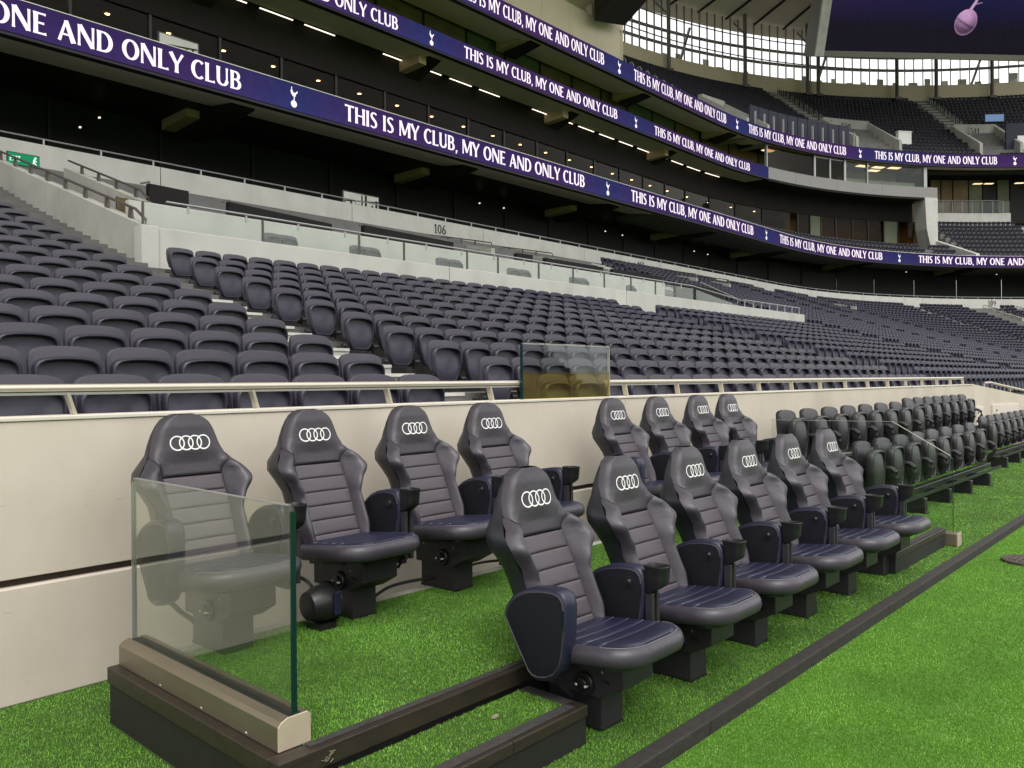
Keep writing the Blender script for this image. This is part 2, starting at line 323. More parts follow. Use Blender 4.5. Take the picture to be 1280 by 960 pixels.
def ring_poly(hw, hz, n=12): return [(hw * math.cos(2*math.pi*k/n), hz * math.sin(2*math.pi*k/n)) for k in range(n)]
def np_object(name, V, T, m, smooth=False):
    me = bpy.data.meshes.new(name); me.vertices.add(len(V)); me.vertices.foreach_set('co', np.asarray(V, np.float32).ravel())
    nt = len(T); me.loops.add(nt * 3); me.loops.foreach_set('vertex_index', np.asarray(T, np.int32).ravel())
    me.polygons.add(nt); me.polygons.foreach_set('loop_start', np.arange(0, nt * 3, 3, dtype=np.int32)); me.polygons.foreach_set('loop_total', np.full(nt, 3, np.int32))
    if smooth: me.polygons.foreach_set('use_smooth', np.ones(nt, bool))
    me.update(calc_edges=True); me.materials.append(MATS[m]); return obj(name, me)
def tri_arrays(me):
    me.calc_loop_triangles(); V = np.zeros(len(me.vertices) * 3, np.float32); me.vertices.foreach_get('co', V)
    T = np.zeros(len(me.loop_triangles) * 3, np.int32); me.loop_triangles.foreach_get('vertices', T); return V.reshape(-1, 3), T.reshape(-1, 3)
def scatter(name, protos, places, m, smooth=True):
    """one mesh of many copies: places = [(x, y, z, angle)]"""
    pl = np.array(places, np.float32); VV = []; TT = []; off = 0
    for V, T in protos:
        c, s = np.cos(pl[:, 3])[:, None], np.sin(pl[:, 3])[:, None]
        X = V[None, :, 0] * c - V[None, :, 1] * s + pl[:, 0:1]; Yy = V[None, :, 0] * s + V[None, :, 1] * c + pl[:, 1:2]; Z = V[None, :, 2] + pl[:, 2:3]
        VV.append(np.stack([X, Yy, Z], -1).reshape(-1, 3)); n = len(pl)
        TT.append((T[None] + (np.arange(n) * len(V))[:, None, None]).reshape(-1, 3) + off); off += n * len(V)
    return np_object(name, np.concatenate(VV), np.concatenate(TT), m, smooth)

# ------------------------------------------------------------------ lettering: flared stroke capitals, cap height 1
TH, TN = 0.175, 0.085
def arc(cx, cy, rx, ry, a0, a1, w0, w1=None, n=12):
    w1 = w0 if w1 is None else w1; o = []
    for i in range(n + 1):
        a = R(a0 + (a1 - a0) * i / n); h = abs(math.cos(a)); o.append((cx + rx * math.cos(a), cy + ry * math.sin(a), w1 + (w0 - w1) * h))
    return o
def stem(x, w=TH, y0=0.0, y1=1.0): return [(x, y0, w * 1.22), (x, y0 + 0.12 * (y1-y0), w * 1.02), (x, y0 + 0.5 * (y1-y0), w * 0.94), (x, y0 + 0.88 * (y1-y0), w * 1.02), (x, y1, w * 1.22)]
GL = {
 'T': (0.62, [stem(0.31, y1=0.96), [(0.0, 0.94, 0.13), (0.31, 0.955, TN), (0.62, 0.94, 0.13)]]),
 'H': (0.70, [stem(0.10), stem(0.60), [(0.1, 0.51, TN), (0.6, 0.51, TN)]]),
 'I': (0.22, [stem(0.11)]),
 'S': (0.52, [[(0.45, 0.88, 0.10), (0.36, 0.95, 0.10), (0.25, 0.955, 0.10), (0.13, 0.90, 0.13), (0.09, 0.78, 0.15), (0.13, 0.66, 0.165), (0.25, 0.545, 0.18), (0.37, 0.43, 0.175), (0.43, 0.29, 0.16), (0.40, 0.14, 0.14), (0.29, 0.05, 0.10), (0.17, 0.045, 0.095), (0.05, 0.12, 0.11)]]),
 'M': (0.86, [stem(0.07, 0.10), [(0.10, 0.99, 0.19), (0.42, 0.12, 0.16)], [(0.42, 0.12, 0.08), (0.74, 0.99, 0.10)], stem(0.77, TH)]),
 'Y': (0.62, [[(0.02, 1.0, 0.20), (0.31, 0.44, 0.16)], [(0.60, 1.0, 0.13), (0.33, 0.44, 0.09)], stem(0.31, y1=0.5)]),
 'C': (0.62, [arc(0.37, 0.5, 0.29, 0.455, 48, 312, 0.185, 0.085, 18)]),
 'L': (0.50, [stem(0.10), [(0.1, 0.045, TN), (0.38, 0.045, TN), (0.49, 0.075, 0.14)]]),
 'U': (0.66, [[(0.10, 1.0, 0.21), (0.10, 0.8, TH), (0.10, 0.34, TH)] + arc(0.325, 0.30, 0.225, 0.255, 180, 360, TH, 0.09, 10)[1:] + [(0.55, 0.34, 0.09), (0.55, 0.8, 0.09), (0.55, 1.0, 0.13)]]),
 'B': (0.58, [stem(0.10), [(0.1, 0.955, TN)] + arc(0.26, 0.745, 0.19, 0.21, 90, -90, 0.16, TN, 10) + [(0.1, 0.53, TN)], [(0.1, 0.53, TN)] + arc(0.28, 0.29, 0.22, 0.245, 90, -90, 0.175, TN, 10) + [(0.1, 0.045, TN)]]),
 ',': (0.20, [[(0.10, 0.10, 0.15), (0.10, 0.02, 0.13), (0.05, -0.16, 0.05)]]),
 'O': (0.74, [arc(0.37, 0.5, 0.29, 0.455, 0, 360, 0.185, 0.085, 24)]),
 'N': (0.72, [stem(0.07, 0.10), [(0.09, 0.99, 0.20), (0.62, 0.02, 0.18)], stem(0.64, 0.10)]),
 'E': (0.52, [stem(0.10), [(0.1, 0.955, TN), (0.40, 0.955, TN), (0.48, 0.94, 0.13)], [(0.1, 0.52, TN), (0.42, 0.52, TN * 1.2)], [(0.1, 0.045, TN), (0.40, 0.045, TN), (0.50, 0.065, 0.14)]]),
 'A': (0.72, [[(0.07, 0.0, 0.13), (0.34, 0.98, 0.09)], [(0.34, 0.99, 0.17), (0.64, 0.0, 0.21)], [(0.16, 0.33, TN), (0.56, 0.33, TN)]]),
 'D': (0.68, [stem(0.10), [(0.1, 0.955, TN)] + arc(0.27, 0.5, 0.32, 0.455, 90, -90, 0.185, TN, 14) + [(0.1, 0.045, TN)]]),
 'X': (0.62, [[(0.05, 1.0, 0.18), (0.57, 0.0, 0.18)], [(0.55, 1.0, 0.10), (0.07, 0.0, 0.10)]]),
 '0': (0.60, [arc(0.30, 0.5, 0.22, 0.45, 0, 360, 0.16, 0.12, 20)]),
 '1': (0.40, [[(0.22, 0.0, 0.16), (0.22, 1.0, 0.16)], [(0.06, 0.80, 0.13), (0.22, 0.96, 0.13)], [(0.05, 0.05, 0.10), (0.39, 0.05, 0.10)]]),
 '6': (0.58, [arc(0.29, 0.30, 0.21, 0.25, 0, 360, 0.16, 0.11, 18), [(0.09, 0.32, 0.15), (0.12, 0.62, 0.15), (0.26, 0.88, 0.13), (0.42, 0.97, 0.12)]]),
 '7': (0.54, [[(0.04, 0.94, 0.12), (0.50, 0.94, 0.12)], [(0.47, 0.92, 0.14), (0.30, 0.45, 0.15), (0.22, 0.0, 0.16)]]),
 '8': (0.58, [arc(0.29, 0.74, 0.18, 0.21, 0, 360, 0.14, 0.10, 16), arc(0.29, 0.28, 0.21, 0.24, 0, 360, 0.15, 0.10, 16)]),
 '9': (0.58, [arc(0.29, 0.70, 0.21, 0.25, 0, 360, 0.16, 0.11, 18), [(0.49, 0.68, 0.15), (0.46, 0.38, 0.15), (0.32, 0.12, 0.13), (0.16, 0.03, 0.12)]]),
 '5': (0.56, [[(0.10, 0.95, 0.11), (0.46, 0.95, 0.11)], [(0.12, 0.95, 0.13), (0.10, 0.55, 0.12)], [(0.10, 0.56, 0.10)] + arc(0.26, 0.32, 0.22, 0.27, 100, -130, 0.15, 0.11, 12)]),
 ' ': (0.26, []),
}
def glyph_quads(ch):
    out = []
    for st in GL[ch][1]:
        L = []; n = len(st)
        for i, (x, y, wd) in enumerate(st):
            x0, y0, _ = st[max(i-1, 0)]; x1, y1, _ = st[min(i+1, n-1)]
            if n > 6 and abs(st[0][0]-st[-1][0]) < 1e-6 and abs(st[0][1]-st[-1][1]) < 1e-6 and i in (0, n-1): x0, y0, _ = st[-2]; x1, y1, _ = st[1]
            d = math.hypot(x1-x0, y1-y0) or 1; nx, ny = -(y1-y0)/d, (x1-x0)/d
            L.append(((x + nx*wd/2, y + ny*wd/2), (x - nx*wd/2, y - ny*wd/2)))
        out.append(L)
    return out
def text_width(t, gap=0.075): return sum(GL[c][0] + gap for c in t) - gap
def text_mesh(t, place, gap=0.075, sx=1.0):
    """place(u, v, lift) -> xyz; u to the right in cap heights"""
    mb = MB(); x = 0.0; k = 0
    for ch in t:
        for L in glyph_quads(ch):
            lift = 0.0004 * (k % 7); k += 1; vs = []; fs = []
            for (a, b) in L: vs += [place((x + a[0]) * sx, a[1], lift), place((x + b[0]) * sx, b[1], lift)]
            for i in range(len(L) - 1): fs.append((2*i, 2*i+1, 2*i+3, 2*i+2))
            mb.add(vs, fs)
        x += GL[ch][0] + gap
    return mb

# ------------------------------------------------------------------ ground
W_Y = 4.30; PLAT = 0.25
tag(MB().box(-260, 320, -260, 320, -0.30, -0.12).build('ground', 'terrace_grey'), kind='structure')
tag(MB().box(-70, 75, -72, 1.752, -0.115, -0.060).build('pitch', 'turf_sheet'), kind='structure')
tag(MB().box(-30, 60, 1.826, 4.60, -0.115, 0.0).build('apron', 'turf_base'), kind='structure')

def blades(name, rects, z, label, dens=42000, hgt=0.0098, wid=0.0031):
    VV = []
    for x0, x1, y0, y1, dm in rects:
        n = int((x1-x0) * (y1-y0) * dens * dm)
        if n < 1: continue
        x = RNG.uniform(x0, x1, n); y = RNG.uniform(y0, y1, n); a = RNG.uniform(0, 2*math.pi, n); lean = RNG.uniform(0.1, 0.95, n); az = RNG.uniform(0, 2*math.pi, n)
        sc_ = 1.0 / math.sqrt(dm); h = hgt * RNG.uniform(0.6, 1.15, n); w2 = wid * sc_ * RNG.uniform(0.35, 0.6, n)
        dx, dy = np.cos(a) * w2, np.sin(a) * w2
        zz = np.full(n, z - 0.001)
        A = np.stack([x-dx, y-dy, zz], -1); B = np.stack([x+dx, y+dy, zz], -1); C = np.stack([x + np.cos(az)*lean*h, y + np.sin(az)*lean*h, z + h*np.sqrt(1-(lean*0.8)**2)], -1)
        VV.append(np.stack([A, B, C], 1).reshape(-1, 3))
    V = np.concatenate(VV); T = np.arange(len(V)).reshape(-1, 3)
    return tag(np_object(name, V, T, 'turf_blade'), label, 'grass', kind='stuff')
def strips(x0, x1, y0, y1, x_ref=0.0):
    out = []; x = x0
    while x < x1 - 1e-6:
        e = min(x + 1.0, x1); d = math.hypot(x, (y0+y1)/2)
        out.append((x, e, y0, y1, min(1.0, (3.4 / max(d, 3.4)) ** 1.7))); x = e
    return out
blades('apron_turf', [(-0.2, 1.425, 2.6, 4.265, 0.9), (1.425, 2.3, 3.74, 4.265, 0.6)] + strips(1.43, 7.95, 1.83, 2.33) + strips(7.95, 24, 1.83, 4.26), 0.0, 'short green artificial turf on the apron around the dugout benches')
blades('pitch_turf', [q for y0, y1 in ((1.15, 1.745), (0.55, 1.15)) for q in strips(1.4, 13, y0, y1)] + strips(2.5, 13, -0.6, 0.55) + strips(13, 40, -4.0, 1.745), -0.060, 'short green turf of the pitch edge beyond the black kerb', dens=34000)

k = thing('pitch_kerb', 'black rubber kerb along the pitch edge in front of the seats', 'kerb')
for i, x in enumerate(np.arange(-4.0, 44, 2.4)):
    MB().box(x, x + 2.396, 1.752, 1.826, -0.115, 0.004).build('kerb_length', 'kerb', k, bevel=0.006)

# round drain cover lying on the pitch at the right edge
t = thing('drain_cover', 'round brown grated cover set in the turf at the right edge', 'cover', loc=(7.92, 1.37, -0.06))
MB().loft([[(r*math.cos(2*math.pi*q/28), r*math.sin(2*math.pi*q/28), z) for q in range(28)] for r, z in ((0.20, -0.01), (0.20, 0.022), (0.185, 0.030), (0.165, 0.030), (0.16, 0.024))], cap1=True).build('rim', 'drain_brown', t, smooth=True)
mb = MB()
for q in range(-3, 4): mb.box(-0.15 + abs(q)*0.02, 0.15 - abs(q)*0.02, q*0.042 - 0.009, q*0.042 + 0.009, 0.020, 0.033)
mb.build('grate', 'drain_brown', t)

# ------------------------------------------------------------------ wall behind the dugout
t = thing('dugout_wall', 'long low cream painted wall behind the sports seats, dark groove along it', 'wall')
xs = [-12, -6.3, 0.0, 6.3, 12.6, 19.2]
for a, b in zip(xs[:-1], xs[1:]):
    MB().box(a + 0.004, b - 0.004, W_Y, W_Y + 0.20, 0.585, 1.325).build('upper_panel', 'wall_paint', t, bevel=0.004)
    MB().box(a + 0.004, b - 0.004, W_Y - 0.022, W_Y + 0.20, 0.0, 0.548).build('lower_panel', 'wall_paint', t, bevel=0.006)
    MB().box(a + 0.002, b - 0.002, W_Y - 0.008, W_Y + 0.21, 1.327, 1.347).build('coping', 'wall_coping', t, bevel=0.004)
MB().box(-12, 19.2, W_Y + 0.035, W_Y + 0.19, 0.549, 0.584).build('groove', 'groove_dark', t)
# wall that turns off beyond the corner and falls away
t = thing('ramp_wall', 'cream wall beyond the corner, its top sloping down to the right', 'wall')
A, B = Vector((19.21, 4.30, 0)), Vector((25.2, 2.35, 0)); nrm = Vector((1.95, 5.99, 0)).normalized() * 0.2
zt = lambda f: 1.345 - 0.86 * f
for f0, f1 in ((0.0, 0.48), (0.484, 1.0)):
    p, q = A.lerp(B, f0), A.lerp(B, f1); vs = []
    for u, f in ((p, f0), (q, f1)):
        for o in (Vector((0,0,0)), nrm): vs += [u + o, u + o + Vector((0,0,zt(f)))]
    MB().add(vs, [(0,1,5,4),(2,6,7,3),(1,3,7,5),(0,4,6,2),(0,2,3,1),(4,5,7,6)]).build('wall_panel', 'wall_paint', t)
for f0, f1, z0, z1 in ((0.012, 0.055, 0.35, 0.86), (0.105, 0.265, 0.30, 0.90)):
    p, q = A.lerp(B, f0) - nrm * 0.09, A.lerp(B, f1) - nrm * 0.09
    h = MB().bar(p + Vector((0,0,(z0+z1)/2)), q + Vector((0,0,(z0+z1)/2)), 0.03, z1 - z0).build('hatch_door', 'wall_coping', t, bevel=0.004)
    m_ = p.lerp(q, 0.14) - nrm * 0.09
    for zz in (z0 + 0.12, z1 - 0.12): MB().bar(m_ + Vector((0,0,zz - 0.015)), m_ + Vector((0,0,zz + 0.015)), 0.025, 0.025).build('lock', 'groove_dark', h)
t = thing('ramp_handrail', 'bright steel handrail sloping down along the ramp wall top', 'handrail')
pts = [A + nrm*0.5 + Vector((0.55,-0.18,zt(0.09))), A + nrm*0.5 + Vector((0.55,-0.18,zt(0.09)+0.10)), A + nrm*0.5 + Vector((0.75,-0.25,zt(0.12)+0.135))] + [A.lerp(B, f) + nrm*0.5 + Vector((0,0,zt(f)+0.135)) for f in (0.2, 0.6, 1.0)]
MB().tube(pts, 0.024, 8).build('rail', 'steel', t, smooth=True)
for f in (0.25, 0.5, 0.75):
    p = A.lerp(B, f) + nrm*0.5; MB().tube([p + Vector((0,0,zt(f))), p + Vector((0,0,zt(f)+0.125))], 0.012, 6).build('post', 'steel', t)

def wall_rail(name, label, x0, x1, posts):
    t = thing(name, label, 'handrail')
    MB().tube([(x0, 4.40, 1.482), (x1, 4.40, 1.482)], 0.021, 12).build('rail', 'steel', t, smooth=True)
    MB().box(x0, x1, 4.385, 4.415, 1.448, 1.4605).build('under_flange', 'steel_dull', t)
    for x in posts:
        MB().prism([(x - 0.010, 1.458), (x + 0.006, 1.458), (x + 0.040, 1.347), (x + 0.024, 1.347)], 1, 4.375, 4.425).build('post', 'steel', t)
wall_rail('wall_handrail', 'brushed steel handrail on the cream wall, left of the glass screen', -6.0, 4.90, [1.50 + 1.02*i for i in range(-7, 4)])
wall_rail('wall_handrail', 'brushed steel handrail on the cream wall, right of the glass screen', 6.125, 18.8, [6.42 + 0.95*i for i in range(0, 14)])
t = thing('glass_screen', 'clear glass screen with a reflection tinted into its lower half interrupting the wall handrail', 'glass screen')
MB().box(4.91, 6.12, 4.36, 4.372, 1.570, 1.797).build('upper_pane', 'glass_clear', t)
MB().box(4.91, 6.12, 4.36, 4.372, 1.347, 1.569).build('lower_pane', 'glass_reflection', t)
MB().box(4.905, 4.915, 4.355, 4.377, 1.347, 1.80).build('edge_strip', 'glass_edge', t)
MB().box(6.115, 6.125, 4.355, 4.377, 1.347, 1.80).build('edge_strip', 'steel_dull', t)
mb = MB(); xx = 4.93
while xx < 6.10:
    l_ = random.uniform(0.05, 0.35); mb.box(xx, min(xx + l_, 6.11), 4.352, 4.380, 1.7975, 1.8005 + random.uniform(0.008, 0.014)); xx += l_ + random.uniform(0.0, 0.05)
mb.build('top_strip', 'steel_dull', t)

# ------------------------------------------------------------------ platform and steps
PX0, PX1, PY0, PY1 = 1.427, 7.98, 2.345, 3.735
t = thing('dugout_platform', 'raised platform with green turf deck and black timber edging', 'platform')
MB().box(PX0 + 0.012, PX1, PY0 + 0.03, PY1, 0.0, 0.180).build('fascia', 'platform_black', t)
MB().box(PX0 + 0.14, PX1, PY0 + 0.065, PY1 - 0.07, 0.181, PLAT).build('turf_deck', 'turf_base', t)
for a, b in ((PX0, 3.6), (3.603, 5.8), (5.803, PX1)): MB().box(a, b, PY0, PY0 + 0.062, 0.181, PLAT + 0.003).build('front_edge', 'timber_edge', t, bevel=0.004)
MB().box(PX0, PX0 + 0.137, PY0 + 0.065, PY1, 0.181, PLAT + 0.001).build('side_edge', 'timber_edge', t, bevel=0.004)
MB().box(PX0 + 0.14, PX1, PY1 - 0.068, PY1, 0.181, PLAT + 0.002).build('back_edge', 'concrete', t)
MB().box(PX0 + 0.14, PX1, PY0 + 0.03, PY0 + 0.064, PLAT + 0.004, PLAT + 0.007).build('rubber_strip', 'rubber', t)
blades('platform_turf', strips(PX0 + 0.14, PX1, PY0 + 0.055, PY1 - 0.075), PLAT, 'short green artificial turf on the raised dugout platform')
def step(label, x0, x1, y0, y1, h, turf_label):
    t = thing('dugout_step', label, 'step')
    MB().box(x0 + 0.008, x1 - 0.008, y0 + 0.008, y1, 0.0, h - 0.045).build('fascia', 'platform_black', t)
    MB().box(x0, x1 - 0.062, y0 + 0.077, y1, h - 0.044, h).build('turf_deck', 'turf_base', t)
    xm = x0 + (x1 - x0) * 0.62
    for a, b in ((x0, xm - 0.0015), (xm + 0.0015, x1)): MB().box(a, b, y0, y0 + 0.075, h - 0.044, h + 0.004).build('front_edge', 'timber_edge', t, bevel=0.004)
    MB().box(x1 - 0.06, x1, y0 + 0.0765, y1, h - 0.044, h + 0.003).build('side_edge', 'rubber', t, bevel=0.003)
    MB().box(x0, x1 - 0.06, y0 + 0.022, y0 + 0.072, h + 0.005, h + 0.008).build('rubber_strip', 'rubber', t)
    blades('step_turf', [(x0, x1 - 0.065, y0 + 0.082, y1 - 0.004, 1.0)], h, turf_label)
step('low turf step with dark timber edge, in front of the glass panel', 1.47, 2.662, 2.017, 2.343, 0.16, 'green turf topping the low step near the glass panel')
step('low dark step at the far end of the front seats', 6.50, 7.86, 1.985, 2.343, 0.16, 'green turf topping the far end step')
mb = MB()
for q in range(11):
    x, y = 1.62 + random.gauss(0, 0.016), PY0 - 0.003; z = 0.215 + random.gauss(0, 0.014); a = random.uniform(0, 3.14)
    mb.bar((x, y, z), (x + 0.014*math.cos(a), y - 0.004, z + 0.014*math.sin(a)), 0.003, 0.002)
tag(mb.build('dry_stalks', 'debris'), 'dry pale stalks caught on the platform front edge', 'plant bits', kind='stuff')
for i, (x, y, z, lb) in enumerate(((2.30, 2.20, 0.168, 'tiny pale scrap lying on the low turf step'), (8.65, 2.05, 0.010, 'pale leaf scrap lying on the turf beyond the far step'))):
    tag(MB().prism([(x, y), (x + 0.028, y + 0.006), (x + 0.034, y + 0.022), (x + 0.012, y + 0.026), (x - 0.006, y + 0.015)], 2, z, z + 0.006).build('leaf_scrap', 'debris'), lb, 'leaf')

# ------------------------------------------------------------------ glass end panels
t = thing('glass_barrier', 'clear glass end panel in a bronze floor channel at the near end', 'glass panel')
gx = 1.530
prof = [(2.43, 0.30), (3.715, 0.30), (3.715, 1.06), (3.70, 1.075), (2.445, 1.075), (2.43, 1.06)]
for o in (0.0, 0.0115): MB().prism(prof, 0, gx + o, gx + o + 0.0105).build('glass_sheet', 'glass_front', t)
for a, b in ((0.0, 0.0105), (0.0115, 0.022)):
    MB().box(gx + a, gx + b, 2.4255, 2.4295, 0.31, 1.057).build('polished_edge', 'glass_edge', t)
    MB().box(gx + a, gx + b, 3.7155, 3.7185, 0.31, 1.057).build('polished_edge', 'steel_dull', t)
MB().box(gx + 0.002, gx + 0.020, 2.45, 3.70, 1.0755, 1.078).build('polished_edge', 'steel_dull', t)
ch = MB().prism([(1.472, PLAT + 0.004), (1.600, PLAT + 0.004), (1.600, 0.352), (1.592, 0.360), (1.568, 0.362), (1.568, 0.335), (1.516, 0.335), (1.516, 0.362), (1.486, 0.352), (1.472, 0.337)], 1, 2.424, 3.717).build('floor_channel', 'shoe_metal', t)
MB().prism([(1.472, PLAT + 0.004), (1.600, PLAT + 0.004), (1.600, 0.350), (1.588, 0.362), (1.510, 0.362), (1.486, 0.352), (1.472, 0.337)], 1, 2.417, 2.4235).build('end_cap', 'cap_metal', ch, bevel=0.0015)
MB().box(1.517, 1.567, 2.426, 3.715, 0.336, 0.356).build('rubber_gasket', 'black_plastic', ch)
for yy in (2.62, 2.95, 3.3): MB().box(1.4715, 1.4725, yy, yy + 0.012, 0.262, 0.267).build('screw', 'white_paint', ch)

t = thing('glass_barrier', 'clear glass end panel with sloped front corner at the far end', 'glass panel')
gx = 7.97
prof = [(1.955, 0.10), (3.64, 0.10), (3.64, 1.073), (2.46, 1.087), (1.975, 0.795), (1.955, 0.77)]
MB().prism(prof, 0, gx, gx + 0.012).build('glass_sheet', 'glass_clear', t)
MB().bar((gx + 0.006, 2.46, 1.0895), (gx + 0.006, 1.972, 0.7975), 0.013, 0.004).build('polished_edge', 'steel', t)
MB().box(gx, gx + 0.012, 1.951, 1.9545, 0.10, 0.77).build('polished_edge', 'glass_edge', t)
MB().bar((gx + 0.006, 3.64, 1.0755), (gx + 0.006, 2.46, 1.0895), 0.012, 0.003).build('polished_edge', 'steel_dull', t)
ch = MB().box(gx - 0.055, gx + 0.075, 1.91, 3.64, 0.001, 0.115).build('floor_channel', 'shoe_metal', t, bevel=0.008)
MB().box(gx - 0.055, gx + 0.075, 1.903, 1.909, 0.001, 0.113).build('end_cap', 'cap_metal', ch, bevel=0.002)

# ------------------------------------------------------------------ sports seats of the dugout (origin on the floor below the badge)
def interp(tab, z):
    if z <= tab[0][0]: return tab[0][1]
    for (a, p), (b, q) in zip(tab[:-1], tab[1:]):
        if z <= b:
            f = (z - a) / (b - a); f = f * f * (3 - 2 * f) if SMOOTH else f
            return p + (q - p) * f
    return tab[-1][1]
SMOOTH = True
W_T = [(0.385, 0.205), (0.46, 0.222), (0.55, 0.219), (0.63, 0.217), (0.68, 0.226), (0.72, 0.250), (0.755, 0.279), (0.785, 0.287), (0.82, 0.272), (0.855, 0.232), (0.893, 0.194), (0.96, 0.172), (1.02, 0.150), (1.06, 0.126), (1.083, 0.094), (1.097, 0.055)]
_zz = np.linspace(0.30, 1.10, 801); _ww = np.interp(_zz, [q[0] for q in W_T], [q[1] for q in W_T])
_kk = np.exp(-0.5 * (np.arange(-48, 49) * 0.001 / 0.015) ** 2); _ws = np.convolve(np.pad(_ww, 48, 'edge'), _kk / _kk.sum(), 'valid')
_bl = np.clip((_zz - 1.03) / 0.03, 0, 1); _ws = _ws * (1 - _bl) + _ww * _bl
def Wz(z): return float(np.interp(z, _zz, _ws))
YC_T = [(0.36, -0.262), (0.645, -0.122), (0.795, -0.042), (0.955, 0.0), (1.06, 0.018), (1.097, 0.045)]
def Yc(z):
    global SMOOTH
    SMOOTH = False; v = (interp(YC_T, z - 0.02) + interp(YC_T, z + 0.02)) / 2; SMOOTH = True; return v
B_T = [(0.38, 0.030), (0.50, 0.052), (0.62, 0.056), (0.70, 0.085), (0.775, 0.112), (0.83, 0.085), (0.893, 0.018), (0.95, 0.0)]
PAN_T = [(0.38, 0.142), (0.80, 0.150)]
def p_in(z): return PAN_T[0][1] + (PAN_T[1][1] - PAN_T[0][1]) * (z - 0.38) / 0.42
def inner(z):
    if z <= 0.80: return p_in(z)
    f = min(1.0, (z - 0.80) / 0.093); return 0.150 + (0.197 - 0.150) * f ** 1.6
def S(x, z):
    """front surface of the backrest"""
    Wd = Wz(z); ax = abs(x); p = 0.145; b = interp(B_T, z); y = Yc(z)
    if Wd > p:
        c = min(1.0, max(0.0, (ax - p + 0.004) / max(0.01, 0.84 * Wd - p + 0.004))); y -= b * (c * c * (3 - 2 * c))
    e = max(0.0, (ax / max(Wd, 1e-3) - 0.80) / 0.20); y += e ** 2.4 * (0.062 if z < 0.9 else 0.05)
    if z < 0.80: y += 0.006 * math.cos(ax / 0.145 * 1.5) if ax < 0.145 else 0
    if z > 0.86: y -= 0.016 * max(0, 1 - (ax / 0.18) ** 2) * min(1, (z - 0.86) / 0.06)
    return y
def patch(xl, xr, z0, z1, nu, nv, dip=0.007, edge=0.012, puff=0.0, dips=(1, 1, 1, 1)):
    """a cushion piece between two x bounds, its rim rolled inwards (left, right, bottom, top)"""
    def cl(n):
        v = [0.0, 0.02, 0.06]; m = [0.06 + 0.88 * i / (n - 1) for i in range(1, n - 1)]; return v + m + [0.94, 0.98, 1.0]
    us, vs_ = cl(nu), cl(nv); mb = MB(); V = []
    for v in vs_:
        z = z0 + (z1 - z0) * v; a, b = xl(z), xr(z)
        for u in us:
            x = a + (b - a) * u
            ds = [(x - a) if dips[0] else 9, (b - x) if dips[1] else 9, (z - z0) if dips[2] else 9, (z1 - z) if dips[3] else 9]
            d = min(ds); k = max(0.0, 1 - d / edge); pf = puff * math.sin(math.pi * min(1, max(0, v))) * math.sin(math.pi * min(1, max(0, u)))
            V.append((x, S(x, z) + dip * k * k - pf, z))
    n = len(us); Fc = [(j*n+i, j*n+i+1, (j+1)*n+i+1, (j+1)*n+i) for j in range(len(vs_)-1) for i in range(n-1)]
    return mb.add(V, Fc)
def rounded_loop(half_w, y0, y1, r_front, r_back, n=7):
    pts = []
    for cx, cyy, r, a0 in ((half_w - r_front, y0 + r_front, r_front, -90), (half_w - r_back, y1 - r_back, r_back, 0), (-half_w + r_back, y1 - r_back, r_back, 90), (-half_w + r_front, y0 + r_front, r_front, 180)):
        for i in range(n): a = R(a0 + 90 * i / (n - 1)); pts.append((cx + r * math.cos(a), cyy + r * math.sin(a)))
    return pts
ARM = [(-0.075, 0.495), (-0.085, 0.535), (-0.115, 0.575), (-0.16, 0.608), (-0.22, 0.632), (-0.30, 0.646), (-0.365, 0.648), (-0.398, 0.640), (-0.416, 0.620), (-0.424, 0.585), (-0.420, 0.47), (-0.408, 0.375), (-0.392, 0.325), (-0.362, 0.287), (-0.320, 0.264), (-0.270, 0.253), (-0.235, 0.258), (-0.212, 0.275), (-0.195, 0.305), (-0.145, 0.38)]
def arm_part(root, x0, x1, panel_side, low=False):
    cy_, cz_ = -0.27, 0.46
    if not low: poly = ARM
    else: poly = ARM
    def ring(sx, k, x): return [(x, cy_ + (y - cy_) * k, cz_ + (z - cz_) * k) for y, z in poly]
    t = x1 - x0
    a = MB().loft([ring(0, 0.93, x0), ring(0, 0.975, x0 + 0.004), ring(0, 1.0, x0 + 0.016), ring(0, 1.0, x1 - 0.016), ring(0, 0.975, x1 - 0.004), ring(0, 0.93, x1)], cap0=True, cap1=True).build('armrest', 'leather_navy', root, smooth=True, angle=50)
    for sd in ((-1, 1) if panel_side == 0 else (panel_side,)):
        xx = x0 if sd < 0 else x1
        MB().loft([ring(0, 0.885, xx), ring(0, 0.88, xx + sd*0.004), ring(0, 0.85, xx + sd*0.0055)], cap1=True).build('inset_panel', 'arm_cloth', a, smooth=True)
        pp = ring(0, 0.905, xx + sd*0.001); MB().tube(pp + [pp[0]], 0.0045, 6, cap=False).build('piping', 'leather_side', a, smooth=True)
    return a
